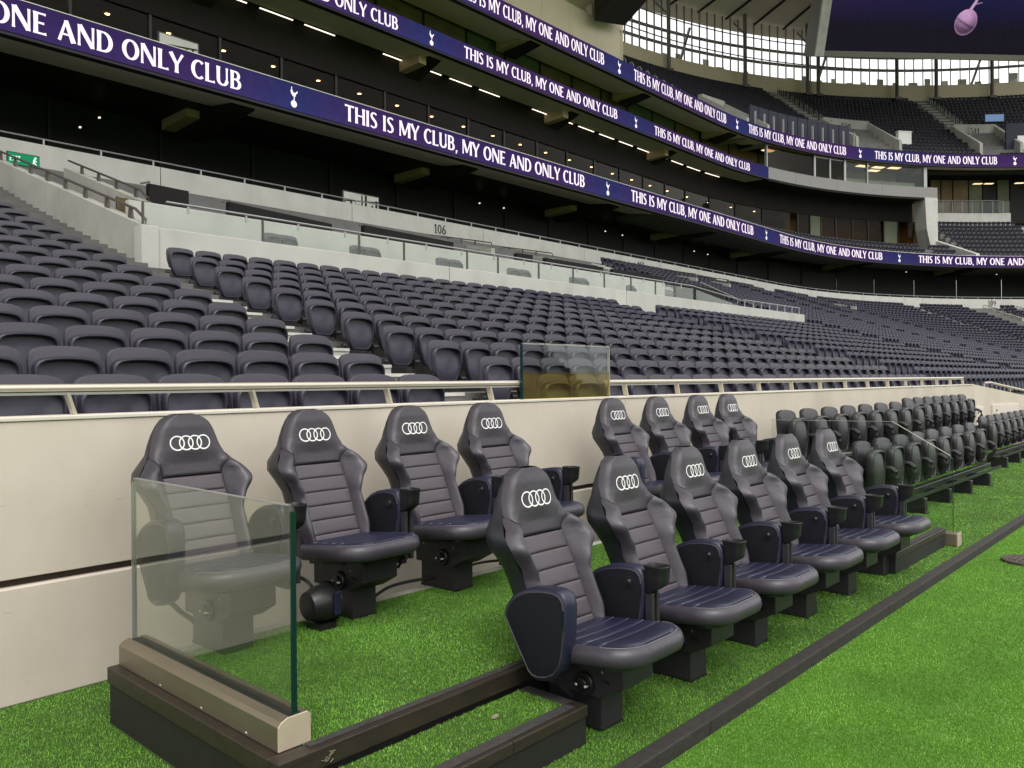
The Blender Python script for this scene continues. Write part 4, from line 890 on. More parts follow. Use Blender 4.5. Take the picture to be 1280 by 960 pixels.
# ------------------------------------------------------------------ back wall of the lower tier, gangway numbers, exit signs
BW_Y = 27.5
t = thing('tier_back_wall', 'long pale concrete wall at the top of the lower tier', 'wall')
ss = [-8, 5, 12.4, 20.4, 28.2, 36.3, 44.2, 52.0, 59.6, 67.2, 74.8, 82.4, 90, 97.6, 106]
for a, b in zip(ss[:-1], ss[1:]):
    g = 0.015; sweep(MB(), [(BW_Y, 6.2), (BW_Y + 0.25, 6.2), (BW_Y + 0.25, 8.92), (BW_Y, 8.92)], a + g, b - g, True, 2.5).build('wall_panel', 'concrete_pale', t)
sbox(MB(), -8, 106, BW_Y + 0.04, BW_Y + 0.2, 6.2, 8.9).build('joint_filler', 'groove_dark', t)
t = thing('back_wall_handrail', 'thin steel handrail along the top of the pale back wall', 'handrail')
ssr = srange(-8, 106, 2.0); MB().tube([P(s, BW_Y + 0.12, 9.12) for s in ssr], 0.026, 6).build('rail', 'mullion_pale', t, smooth=True)
mb_list = list(np.arange(2.0, 104, 1.7))
for s in mb_list: MB().bar(P(s, BW_Y + 0.12, 8.92), P(s, BW_Y + 0.12, 9.11), 0.05, 0.05).build('post', 'mullion_pale', t)
def wall_text(name, label, txt, s0, Y, z0, hgt, m, cat='sign'):
    sx = 1.0; wdt = text_width(txt) * hgt
    def place(u, v, l):
        return P(s0 - wdt / 2 * (40 / (Y - CY) if s0 > SC else 1) + u * hgt * (40 / (Y - CY) if s0 > SC else 1), Y - 0.012 - l, z0 + v * hgt)
    return tag(text_mesh(txt, place).build(name, m, fix=False), label, cat)
def sq(px, Y, Z0):
    """s of the point on the bowl line Y that shows at image column px"""
    best = min(np.arange(0, 108, 0.05), key=lambda s: abs((to_px(P(s, Y, Z0)) or (1e9,))[0] - px)); return float(best)
for px, n in ((550, '106'), (801, '107'), (993, '108'), (1240, '109')):
    wall_text('gangway_number', 'black gangway number %s on the pale back wall' % {'106': 'left of the middle', '107': 'right of the middle', '108': 'at the start of the corner', '109': 'near the right edge'}[n], n, sq(px, BW_Y, 8.5), BW_Y, 8.30, 0.42 if n != '109' else 0.5, 'print_black')
def exit_sign(label, loc, rz, w=0.7, h=0.32):
    t = thing('exit_sign', label, 'exit sign', loc=loc, rz=rz)
    MB().box(-w/2, w/2, -0.03, 0.03, 0, h).build('box', 'black_plastic', t); MB().box(-w/2 + 0.02, w/2 - 0.02, -0.036, -0.031, 0.02, h - 0.02).build('face', 'exit_green', t)
    ch = h * 0.42; wd = text_width('EXIT') * ch
    text_mesh('EXIT', lambda u, v, l: (-w/2 + 0.06 + u * ch * 0.82, -0.040 - l, h * 0.29 + v * ch)).build('lettering', 'exit_white', t, fix=False)
    m = MB(); x = w/2 - 0.13; m.loft([[(x + 0.025 + r*math.cos(q*math.pi/4), -0.039, h*0.76 + r*math.sin(q*math.pi/4)) for q in range(8)] for r in (0.03, 0.0001)], cap0=True)
    m.bar((x, -0.039, h*0.66), (x - 0.01, -0.039, h*0.4), 0.05, 0.003, (0,1,0)); m.bar((x - 0.01, -0.039, h*0.42), (x + 0.05, -0.039, h*0.2), 0.028, 0.003, (0,1,0)); m.bar((x - 0.01, -0.039, h*0.42), (x - 0.06, -0.039, h*0.16), 0.028, 0.003, (0,1,0)); m.bar((x, -0.039, h*0.62), (x + 0.06, -0.039, h*0.48), 0.02, 0.003, (0,1,0))
    m.build('running_figure', 'exit_white', t)
q = on_y(29, 208, 24.2); exit_sign('green exit sign above the gangway at the left edge', (q.x, 24.2, q.z), 0.0, 0.78, 0.34)
for px, n, pyy in ((549, '106', 292), (1240, '109', 382)):
    s = sq(px, BW_Y, 8.0); p = P(s, BW_Y - 0.06, 7.82 if n == '106' else 7.78); exit_sign('small green exit sign under the gangway number %s' % {'106': 'left of the middle', '109': 'near the right edge'}[n], p, -ang(s), 0.55, 0.26)
# paired sloping gangway walls up by the back wall
def gangway(label, s0, s1, z_hi, z_lo, length, rail=True):
    t = thing('gangway', label, 'gangway')
    for s in (s0, s1):
        y1 = BW_Y - 0.02; y0 = y1 - length
        vs = [P(s + d, y, z) for d in (0, 0.2) for y, z in ((y0, z_lo - 2.2), (y1, z_lo - 1.0), (y1, z_hi), (y0, z_lo))]
        wl_ = MB().add(vs, [(0,1,2,3),(7,6,5,4),(0,3,7,4),(1,5,6,2),(3,2,6,7),(0,4,5,1)]).build('side_wall', 'concrete', t)
        if rail:
            MB().tube([P(s + 0.1, y1, z_hi + 0.22), P(s + 0.1, y0 + 0.1, z_lo + 0.24), P(s + 0.1, y0, z_lo)], 0.028, 6).build('handrail', 'rail_dark', wl_, smooth=True)
            for f in (0.15, 0.35, 0.55, 0.75):
                y, z = y1 + (y0 - y1) * f, z_hi + (z_lo - z_hi) * f; MB().bar(P(s + 0.1, y, z), P(s + 0.1, y, z + 0.22), 0.05, 0.05).build('rail_bracket', 'rail_dark', wl_)
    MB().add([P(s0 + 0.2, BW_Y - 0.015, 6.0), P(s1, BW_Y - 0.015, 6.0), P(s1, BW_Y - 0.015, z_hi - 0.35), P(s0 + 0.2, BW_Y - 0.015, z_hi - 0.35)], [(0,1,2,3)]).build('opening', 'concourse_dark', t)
s6 = sq(530, BW_Y, 8.3); gangway('pair of sloping concrete gangway walls by the back wall left of the middle', s6, s6 + 4.0, 7.95, 7.05, 4.2)
s7 = sq(792, BW_Y, 8.3); gangway('pair of sloping gangway walls by the back wall right of the middle', s7, s7 + 4.0, 8.2, 7.3, 4.2)
s8 = sq(984, BW_Y, 8.2); gangway('pair of sloping gangway walls by the back wall at the start of the corner', s8, s8 + 3.2, 8.1, 7.2, 4.2)
s9 = sq(1228, BW_Y, 8.2); gangway('pair of sloping gangway walls by the back wall near the right edge', s9, s9 + 2.9, 8.15, 6.75, 4.8)

# ------------------------------------------------------------------ concourse behind the lower tier, tier 2 front with the first LED ribbon
S0, S1 = -10, 112
tag(sbox(MB(), S0, S1, 27.76, 33.4, 8.2, 8.4, 3).build('concourse_floor', 'concourse_dark'), kind='structure')
t = thing('concourse_glazing', 'black glazed concourse front under the first tier overhang', 'glazing')
gs = list(np.arange(-6, 104, 4.2))
for a, b in zip(gs[:-1], gs[1:]):
    sweep(MB(), [(33.30, 8.4), (33.36, 8.4), (33.36, 12.75), (33.30, 12.75)], a + 0.04, b - 0.04, True, 2.5).build('pane', 'concourse_dark', t)
    MB().box(-0.05, 0.05, -0.06, 0.02, 0, 4.3).build('mullion', 'mullion', t).location = P(a, 33.29, 8.4)
t = thing('tier_soffit', 'pale grey underside of the overhang below the first LED ribbon', 'soffit')
sweep(MB(), [(27.12, 11.90), (31.15, 12.50), (31.15, 12.62), (27.12, 12.06)], S0, S1, True, 2.5).build('soffit_front', 'soffit', t)
sweep(MB(), [(31.2, 12.36), (31.45, 12.38), (31.45, 12.60), (31.2, 12.58)], S0, S1, True, 2.5).build('cove_strip', 'fascia_grey', t)
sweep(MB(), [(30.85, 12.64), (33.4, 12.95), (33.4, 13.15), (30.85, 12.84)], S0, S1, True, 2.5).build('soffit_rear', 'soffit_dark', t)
def beam(label, group, s, ya, yb, za, zb, d0, d1, wd=0.95):
    t = thing('cantilever_beam', label, 'beam', group)
    vs = [P(s + e, y, z) for e in (-wd/2, wd/2) for y, z in ((ya, za - d0), (yb, zb - d1), (yb, zb + 0.02), (ya, za + 0.02))]
    MB().add(vs, [(0,1,2,3),(7,6,5,4),(0,3,7,4),(1,5,6,2),(3,2,6,7),(0,4,5,1)]).build('tapered_web', 'soffit_dark', t)
    vs = [P(s + e, y, z) for e in (-wd/2 - 0.55, wd/2 - 0.96) for y, z in ((yb - 1.9, zb - d1 + 0.34), (yb + 0.25, zb - d1 + 0.25), (yb + 0.25, zb + 0.2), (yb - 1.9, zb + 0.02))]
    MB().add(vs, [(0,1,2,3),(7,6,5,4),(0,3,7,4),(1,5,6,2),(3,2,6,7),(0,4,5,1)]).build('haunch', 'haunch', t)
bs = [sq(300, 28.4, 11.9) + i * (sq(585, 28.4, 11.9) - sq(300, 28.4, 11.9)) for i in range(0, 12)]
for i, s in enumerate(b for b in bs if b < 104): beam('dark tapered beam under the first ribbon overhang, %s from the left' % ordinal(i + 1), 'beams under the first overhang', s, 28.2, 32.6, 12.03, 12.66, 0.06, 1.0)

def emblem(mb, place):
    """bird standing on a ball; u, v in emblem heights, v from 0 to 1"""
    def poly(pts, l): mb.add([place(u, v, l) for u, v in pts], [tuple(range(len(pts)))])
    poly([(0.165*math.cos(2*math.pi*q/18), 0.175 + 0.17*math.sin(2*math.pi*q/18)) for q in range(18)], 0.0)
    poly([(-0.02, 0.33), (0.035, 0.33), (0.045, 0.50), (0.0, 0.52)], 0.001)
    body = [(-0.13, 0.86), (-0.185, 0.80), (-0.15, 0.66), (-0.07, 0.55), (0.03, 0.50), (0.10, 0.56), (0.10, 0.64), (0.15, 0.69), (0.20, 0.74), (0.215, 0.83), (0.16, 0.80), (0.12, 0.755), (0.06, 0.72), (0.0, 0.70), (-0.05, 0.75), (-0.085, 0.83)]
    mb.add([place(-0.02, 0.63, 0.0015)] + [place(u, v, 0.0015) for u, v in body], [(0, i, i + 1) for i in range(1, len(body))] + [(0, len(body), 1)])
    poly([(-0.15, 0.87), (-0.10, 0.87), (-0.085, 0.93), (-0.12, 0.99), (-0.14, 0.93)], 0.002)
PHRASE = 'THIS IS MY CLUB, MY ONE AND ONLY CLUB'
def ribbon(label, Y, z0, z1, s0, s1, T0, tlen, period, em_off, capf=0.66, clip=(-1e9, 1e9), daylit_edge=True):
    t = thing('led_ribbon', label, 'LED ribbon'); H = z1 - z0
    sbox(MB(), s0, s1, Y + 0.03, Y + 0.35, z0 - 0.10, z1 + 0.02).build('casing', 'ribbon_case', t)
    # the lit face, its colour washing from blue at the emblems to violet at the words
    ss_ = list(np.arange(s0, s1, 0.8)) + [s1]; V = []; C = []
    for s in ss_:
        f = ((s - (T0 + em_off)) / period) % 1.0; d = min(f, 1 - f) * period; k_ = max(0.0, 1 - d / 4.2)
        vio = 0.5 + 0.5 * math.sin(s * 0.33 + Y)
        for z, dk in ((z0, 1.15), ((z0 + z1) / 2, 1.0), (z1, 0.92)):
            V.append(P(s, Y, z)); base = Vector((0.026 + 0.009*vio, 0.0155, 0.066)); bl = Vector((0.017, 0.021, 0.080)); c = base.lerp(bl, k_) * dk; C.append((c.x, c.y, c.z, 1))
    F = [(3*i + j, 3*i + 3 + j, 3*i + 4 + j, 3*i + 1 + j) for i in range(len(ss_) - 1) for j in range(2)]
    me = bpy.data.meshes.new('display'); me.from_pydata(V, [], F); ca = me.color_attributes.new('picture', 'FLOAT_COLOR', 'POINT'); ca.data.foreach_set('color', np.array(C, np.float32).ravel()); me.materials.append(MATS['led_display']); me.update()
    dsp = obj('display', me, t)
    if daylit_edge: sbox(MB(), s0, s1, Y - 0.02, Y + 0.40, z1 + 0.021, z1 + 0.045).build('daylight_ledge', 'white_paint', t)  # ledge coloured white to stand in for daylight caught along its top
    cap = H * capf; tw = text_width(PHRASE) * cap; sx = tlen / tw
    rs = lambda q: q if q <= SC else SC + (q - SC) * 40.0 / (Y - CY)      # true length along this ribbon
    for kk in range(-2, 8):
        a = T0 + kk * period
        if a > s1 or a + period < s0: continue
        def place(u, v, l, a=a): return P(min(max(rs(a + u * cap), s0), s1), Y - 0.012 - l, z0 + (H - cap) / 2 + v * cap)
        if rs(a + tlen) <= s1 and a >= s0 - tlen: text_mesh(PHRASE, place, sx=sx).build('lettering', 'led_white', dsp, fix=False)
        e = a + em_off; eh = H * 0.80
        if s0 < e and rs(e) < s1 - 0.6:
            m = MB(); emblem(m, lambda u, v, l, e=e: P(rs(e + u * eh), Y - 0.012 - l, z0 + H * 0.10 + v * eh)); m.build('bird_emblem', 'led_white', dsp, fix=False)
    return t
ribbon('lowest violet LED ribbon with white lettering across the whole stand', 27.0, 11.95, 12.95, S0, S1, 19.71, 16.0, 20.57, 18.2)

for i, (px, py) in enumerate(((101, 159), (124, 147), (600, 254), (630, 260), (757, 289), (778, 294), (868, 314), (885, 318), (1036, 333), (1133, 340), (1246, 343))):
    s = sq(px, 32.6, 11.0); D_ = to_px(P(s, 32.6, 11.0)); z = 1.5 + (D_[1] - py) * D_[2] / F_PX + 9.5
    o = thing('wall_lamp', 'tiny lamp glowing in the black concourse, %s from the left' % ordinal(i + 1), 'lamp', 'concourse lamps', loc=P(s, 32.6, z), rz=-ang(s))
    MB().box(-0.03, 0.03, -0.04, 0.04, -0.025, 0.025).build('lens', 'lamp_dot', o); MB().box(-0.07, 0.07, 0.041, 0.09, -0.05, 0.05).build('holder', 'mullion', o)
# tier 2: suites behind the first ribbon
t = thing('suite_glazing', 'dark suite windows between the first and second LED ribbons', 'glazing')
gs = list(np.arange(-4, 76, 3.3))
for a, b in zip(gs[:-1], gs[1:]):
    sweep(MB(), [(36.0, 13.6), (36.03, 13.6), (36.03, 17.9), (36.0, 17.9)], a + 0.05, b - 0.05, True, 2.5).build('pane', 'glass_dark', t)
    MB().box(-0.06, 0.06, -0.07, 0.10, 0, 4.4).build('mullion', 'mullion', t).location = P(a, 36.0, 13.55)
sbox(MB(), -4, 88, 35.94, 36.10, 13.1, 13.59).build('sill', 'mullion', t); sbox(MB(), -4, 88, 35.9, 36.10, 17.91, 20.6).build('bulkhead', 'soffit_dark', t)
tag(sbox(MB(), S0, S1, 27.40, 40.0, 12.3, 12.5, 3).build('suite_floor', 'concourse_dark'), kind='structure')
tag(sbox(MB(), -4, 89, 36.1, 40.2, 17.95, 18.2, 3).build('suite_ceiling', 'interior_brown'), kind='structure')
tag(sbox(MB(), -4, 89, 40.2, 40.5, 12.5, 18.2, 3).build('suite_back_wall', 'interior_brown'), kind='structure')
i_ = 0
for s in np.arange(9.0, 74, 2.75):
    i_ += 1; o = thing('downlight', 'warm recessed downlight in the suites above the lowest ribbon, %s from the left' % ordinal(i_), 'downlight', 'suite downlights', loc=P(s, 37.3, 17.93)); 
    MB().loft([[(r*math.cos(2*math.pi*q/10), r*math.sin(2*math.pi*q/10), z) for q in range(10)] for r, z in ((0.11, 0.01), (0.10, -0.02), (0.07, -0.025))], cap1=True).build('lens', 'downlight', o)
    MB().loft([[(r*math.cos(2*math.pi*q/10), r*math.sin(2*math.pi*q/10), z) for q in range(10)] for r, z in ((0.17, 0.015), (0.16, -0.02), (0.115, -0.02))]).build('bezel', 'mullion', o)
for s, lb in ((12.2, 'pale green lit column panel in the suites above the word AND'), (23.6, 'dim green wall panel in the suites, right of the first emblem'), (44.6, 'dim olive wall panel in the suites near the middle')):
    tag(sbox(MB(), s, s + 1.5, 39.9, 40.1, 12.6, 17.6).build('lit_column', 'interior_green'), lb, 'wall panel')
for i, s in enumerate((26.3, 42.2)):
    p = P(s, 37.2, 16.3); exit_sign('tiny green exit sign hanging in the suites, %s from the left' % ordinal(i + 1), p, -ang(s), 0.5, 0.24)
def painted_reflection(label, x0, y0, x1, y1, Y):  # pale face and dark bars paint the roof lattice reflected there
    a, b = on_y(x0, y0, Y), on_y(x1, y1, Y); t = thing('reflection_board', label, 'board')
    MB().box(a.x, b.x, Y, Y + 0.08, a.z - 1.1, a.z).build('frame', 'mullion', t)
    m = MB().box(a.x + 0.06, b.x - 0.06, Y - 0.012, Y - 0.002, a.z - 1.05, a.z - 0.05).build('reflection_face', 'concrete_pale', t)
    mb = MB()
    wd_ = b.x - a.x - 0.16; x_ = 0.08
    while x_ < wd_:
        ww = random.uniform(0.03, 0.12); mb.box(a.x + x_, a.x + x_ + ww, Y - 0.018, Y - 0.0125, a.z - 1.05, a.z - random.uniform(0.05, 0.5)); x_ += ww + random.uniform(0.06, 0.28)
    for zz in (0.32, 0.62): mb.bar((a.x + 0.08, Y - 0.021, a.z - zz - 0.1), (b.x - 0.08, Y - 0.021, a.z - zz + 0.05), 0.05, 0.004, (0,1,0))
    mb.build('reflected_bars', 'soffit_dark', m)
painted_reflection('pale board with a painted roof reflection just above the lowest ribbon', 197, 38, 249, 56, 27.45)
painted_reflection('pale board with a painted roof reflection standing on the back wall', 428, 237, 474, 250, 28.0)

# second ribbon and the overhang above the suites
t = thing('tier_soffit', 'dim underside of the overhang below the second LED ribbon', 'soffit')
sweep(MB(), [(33.12, 19.76), (35.6, 19.95), (35.6, 20.1), (33.12, 19.9)], S0, 69.4, True, 2.5).build('soffit_front', 'soffit', t)
sweep(MB(), [(35.58, 20.12), (36.4, 20.2), (36.4, 20.4), (35.58, 20.3)], S0, 88, True, 2.5).build('light_slot', 'soffit_dark', t)
i_ = 0
for s in np.arange(18.5, 66, 2.55):
    if abs(((s - 26.0) % 12.2) - 0.3) < 0.9: continue
    i_ += 1; o = thing('strip_light', 'slim glowing strip light under the second ribbon overhang, %s from the left' % ordinal(i_), 'strip light', 'strip lights under the second overhang')
    sbox(MB(), s, s + 1.85, 35.65, 35.72, 19.86, 19.89).build('tube', 'strip_light', o); sbox(MB(), s - 0.03, s + 1.88, 35.61, 35.76, 19.891, 19.96).build('housing', 'mullion', o)
b0, b1 = sq(545, 33.9, 19.8), sq(720, 33.9, 19.8); bs2 = [b0 + i * (b1 - b0) for i in range(-2, 5)]
for i, s in enumerate(b for b in bs2 if 5 < b < 69): beam('dark tapered beam under the second ribbon overhang, %s from the left' % ordinal(i + 1), 'beams under the second overhang', s, 33.9, 36.1, 19.90, 20.08, 0.06, 1.05, 0.95)
ribbon('middle violet LED ribbon with white lettering, ending above the grey suite box', 33.0, 19.82, 20.84, S0, 69.4, 32.4, 15.15, 20.03, 17.53, daylit_edge=False)

# band between second and third ribbon
t = thing('upper_glazing', 'dark window band between the second and third LED ribbons', 'glazing')
gs = list(np.arange(0, 76, 3.6))
for a, b in zip(gs[:-1], gs[1:]):
    sbox(MB(), a + 0.05, b - 0.05, 36.5, 36.55, 20.9, 23.9).build('pane', 'interior_brown' if int(a) % 3 else 'interior_green', t)
    MB().box(-0.06, 0.06, -0.08, 0.05, 0, 3.0).build('mullion', 'mullion', t).location = P(a, 36.5, 20.9)
tag(sbox(MB(), S0, 69.4, 33.36, 36.5, 20.5, 20.7, 3).build('upper_floor', 'concourse_dark'), kind='structure')
t = thing('tier_soffit', 'grey underside of the upper tier below the third LED ribbon', 'soffit')
sweep(MB(), [(33.12, 23.08), (35.9, 23.5), (35.9, 23.7), (33.12, 23.25)], S0, S1, True, 2.5).build('soffit_front', 'soffit', t)
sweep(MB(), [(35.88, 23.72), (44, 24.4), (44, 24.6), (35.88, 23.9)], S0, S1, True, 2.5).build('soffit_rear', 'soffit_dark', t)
b0 = sq(660, 34.3, 23.2); b1 = sq(800, 34.3, 23.2)
for i, s in enumerate([b0 - (b1 - b0), b0, b1, b1 + (b1 - b0)]): beam('dark beam under the third ribbon, %s from the left' % ordinal(i + 1), 'beams under the third overhang', s, 33.6, 35.9, 23.18, 23.52, 0.05, 0.7, 1.0)
R3Y = 32.9
ribbon('highest violet LED ribbon with white lettering curving round the corner', R3Y, 23.13, 24.32, S0, S1, 49.57, 14.0, 17.7, 15.85, daylit_edge=False)

# ------------------------------------------------------------------ corner: tier 2 seats, suite box, pier
Y2 = lambda r: 27.95 + 0.80 * (r - 1)
Z2 = lambda r: 12.72 + 0.56 * (r - 1)
prof = [(27.40, 12.0)]
for r in range(1, 11): prof += [(Y2(r) - 0.48, Z2(r) - 0.47), (Y2(r) + 0.32, Z2(r) - 0.47)]
prof += [(Y2(10) + 0.32, 12.0)]
tag(sweep(MB(), prof, 88.9, S1, True, 2.5).build('upper_terrace', 'terrace_grey'), kind='structure')
prof4 = [(27.40, 12.0)]
for r in range(1, 5): prof4 += [(Y2(r) - 0.48, Z2(r) - 0.47), (Y2(r) + 0.32, Z2(r) - 0.47)]
prof4 += [(Y2(4) + 0.32, 12.0)]
tag(sweep(MB(), prof4, 44, 88.3, True, 2.5).build('upper_terrace', 'terrace_grey'), kind='structure')
L = []; L2 = []
for r in range(1, 11):
    ds = 0.5 * 40.0 / (Y2(r) - CY); s = 44.3
    while s < 108:
        p = P(s, Y2(r), Z2(r)); a = -ang(s)
        if s < 88.0 and r <= 4 and not (84.6 < s < 85.6): L.append((*p, a + random.gauss(0, 0.02)))
        if s > 89.3 and not (97.0 < s + (10 - r) * 0.0 < 98.2): L2.append((*p, a + random.gauss(0, 0.02)))
        s += 0.5 if s < SC else ds
tag(scatter('middle_tier_seats', [lo_p, lo_b], L, 'seat_navy', smooth=False), 'navy seats just above the lowest ribbon below the grey suite box', 'seats', kind='stuff')
tag(scatter('end_tier_seats', [lo_p, lo_b], L2, 'seat_navy', smooth=False), 'block of navy seats above the lowest ribbon at the right edge', 'seats', kind='stuff')
t = thing('aisle_stairs', 'pale aisle stairs in the right hand upper seat block', 'stairs')
for r in range(1, 10):
    o = MB().box(-0.62, 0.62, -0.42, 0.0, Z2(r) - 0.47, Z2(r) - 0.19).build('step', 'concrete', t); o.location = P(97.6, Y2(r) + 0.30, 0); o.rotation_euler = (0, 0, -ang(97.6))
    o = MB().box(-0.62, 0.62, -0.44, -0.36, Z2(r) - 0.20, Z2(r) - 0.17).build('nosing', 'nosing', t); o.location = P(97.6, Y2(r) + 0.30, 0); o.rotation_euler = (0, 0, -ang(97.6))
t = thing('pier', 'raw concrete pier under the right end of the grey suite box', 'pier')
MB().loft([[P(87.3 + e0, 32.9, z), P(88.55, 32.9, z), P(88.55, 34.6, z), P(87.3 + e0, 34.6, z)] for e0, z in ((0.55, 14.6), (0.15, 16.6), (0.0, 19.2), (0.0, 19.79))], cap0=True, cap1=True).build('shaft', 'concrete_pale', t)
MB().add([P(s, y, z) for s in (88.35, 88.75) for y, z in ((27.45, 12.4), (34.2, 12.4), (34.2, 15.9), (27.45, 13.25))], [(0,1,2,3),(7,6,5,4),(0,3,7,4),(1,5,6,2),(3,2,6,7),(0,4,5,1)]).build('sloped_parapet', 'concrete_pale', t)
t = thing('suite_box', 'grey clad box suite with full height windows at the corner', 'suite box')
for a, b in ((69.42, 72.9), (72.92, 77.9), (77.92, 82.9), (82.92, 88.6)): sweep(MB(), [(33.0, 19.80), (33.35, 19.80), (33.35, 20.86), (33.0, 20.86)], a, b, True, 1.5).build('fascia_panel', 'fascia_grey', t)
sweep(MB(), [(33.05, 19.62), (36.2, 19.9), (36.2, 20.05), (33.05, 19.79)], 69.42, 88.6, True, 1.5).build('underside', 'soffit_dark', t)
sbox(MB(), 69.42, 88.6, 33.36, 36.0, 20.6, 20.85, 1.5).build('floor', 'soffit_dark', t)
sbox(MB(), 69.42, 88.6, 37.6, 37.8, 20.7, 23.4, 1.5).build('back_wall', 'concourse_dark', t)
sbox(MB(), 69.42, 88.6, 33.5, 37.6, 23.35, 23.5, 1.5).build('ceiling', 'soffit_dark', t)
cols = [sq(px, 33.4, 22) for px in (958, 1018, 1037, 1056, 1084, 1156)]
ed = [69.6] + cols
for wi, (a, b) in enumerate(zip(ed[:-1], ed[1:])): sweep(MB(), [(33.45, 20.9), (33.48, 20.9), (33.48, 23.02), (33.45, 23.02)], a + 0.09, b - 0.09, True, 1.0).build('window', 'glass_dark' if wi < 4 else 'glass_window', t)
for c, wd in zip(cols, (0.14, 0.22, 0.16, 0.25, 0.12, 0.36)):
    o = MB().box(-wd/2, wd/2, -0.12, 0.14, 0, 2.22).build('window_frame', 'mullion_pale', t); o.location = P(c, 33.45, 20.87); o.rotation_euler = (0, 0, -ang(c))
sbox(MB(), cols[1], cols[3], 33.40, 33.50, 22.86, 23.0, 1.0).build('door_head', 'mullion_pale', t)
sbox(MB(), cols[4] - 2.6, cols[5] - 0.5, 34.2, 34.6, 20.86, 21.55, 1.0).build('counter', 'interior_green', t)
sbox(MB(), cols[3] + 0.2, cols[5] - 0.4, 37.3, 37.55, 20.86, 23.3, 1.0).build('lit_wall', 'interior_green', t)
for i, (px, Yq) in enumerate(((960, 35.0), (1078, 35.2), (1098, 35.2), (1118, 35.0), (1092, 36.4))):
    s = sq(px, Yq, 23.0); o = thing('ceiling_lamp', 'warm square ceiling lamp inside the grey suite box, %s from the left' % ordinal(i + 1), 'lamp', 'lamps in the grey suite box', loc=P(s, Yq, 23.2), rz=-ang(s))
    MB().box(-0.62, 0.62, -0.3, 0.3, 0, 0.05).build('diffuser', 'lamp_warm', o); MB().box(-0.66, 0.66, -0.34, 0.34, 0.051, 0.09).build('frame', 'mullion', o)
t = thing('lounge_glazing', 'tall lounge windows below the grey suite box, one mirroring the roof', 'glazing')
gs = [76, 77.4, 78.6, 80.2, 82.0, 83.6, 85.2, 86.6, 88.2]
for i, (a, b) in enumerate(zip(gs[:-1], gs[1:])):
    sbox(MB(), a + 0.05, b - 0.05, 36.0, 36.04, 13.3, 17.9, 1.0).build('pane', ('glass_dark', 'interior_green', 'glass_dark', 'glass_dark', 'glass_dark', 'glass_dark', 'interior_green', 'glass_dark')[i], t)
    o = MB().box(-0.06, 0.06, -0.08, 0.08, 0, 4.6).build('mullion', 'mullion', t); o.location = P(a, 36.0, 13.3); o.rotation_euler = (0, 0, -ang(a))
tag(sbox(MB(), 76, 92, 37.6, 37.8, 12.0, 20.4, 1.5).build('lounge_back_wall', 'interior_brown'), kind='structure')
# block behind the right-hand seats
t = thing('end_parapet', 'pale parapet wall above the right hand upper seat block', 'wall')
sbox(MB(), 88.9, 97.0, 36.0, 36.25, 17.6, 18.95, 2).build('parapet', 'concrete_pale', t); sbox(MB(), 98.4, S1, 36.0, 36.25, 17.6, 18.95, 2).build('parapet', 'concrete_pale', t)
t = thing('end_railing', 'low grey railing with glass above the right hand parapet', 'railing')
for s in np.arange(89.2, 97.0, 0.9): MB().bar(P(s, 36.1, 18.95), P(s, 36.1, 20.3), 0.07, 0.07).build('post', 'steel_dull', t)
for a in (89.2, 91.9, 94.5): sbox(MB(), a, a + 2.5, 36.10, 36.12, 19.0, 20.2, 1).build('glass_pane', 'glass_window', t)
MB().tube([P(s, 36.1, 20.32) for s in np.arange(89.2, 97.1, 1.0)], 0.05, 6).build('rail', 'steel_dull', t)
t = thing('end_lounge', 'brown panelled lounge front under the highest ribbon at the right edge', 'lounge front')
px_p = [1163, 1176, 1191, 1210, 1228, 1246, 1262, 1290]
mats_p = ['interior_brown', 'interior_brown', 'interior_brown', 'interior_green', 'concourse_dark', 'interior_green', 'concourse_dark']
for (a, b), m in zip(zip(px_p[:-1], px_p[1:]), mats_p):
    sa, sb = sq(a, 39.0, 21), min(sq(b, 39.0, 21), 107.9); sbox(MB(), sa + 0.08, sb - 0.04, 39.0, 39.1, 18.0, 23.2, 1).build('panel', m, t)
sbox(MB(), 88.9, S1, 39.6, 39.8, 17.6, 24.2, 2).build('back', 'concourse_dark', t); sbox(MB(), 88.9, S1, 36.3, 39.6, 17.9, 18.1, 2).build('floor', 'soffit_dark', t)
for i, px in enumerate((1222, 1236, 1274)):
    s = sq(px, 38.2, 22.9); o = thing('ceiling_lamp', 'small bright lamp under the highest ribbon at the right edge, %s of three' % ordinal(i + 1), 'lamp', 'lamps above the right hand seat block', loc=P(s, 38.2, 22.6), rz=-ang(s))
    MB().box(-0.45, 0.45, -0.2, 0.2, 0, 0.05).build('diffuser', 'lamp_warm', o); MB().box(-0.5, 0.5, -0.24, 0.24, 0.051, 0.09).build('frame', 'mullion', o)

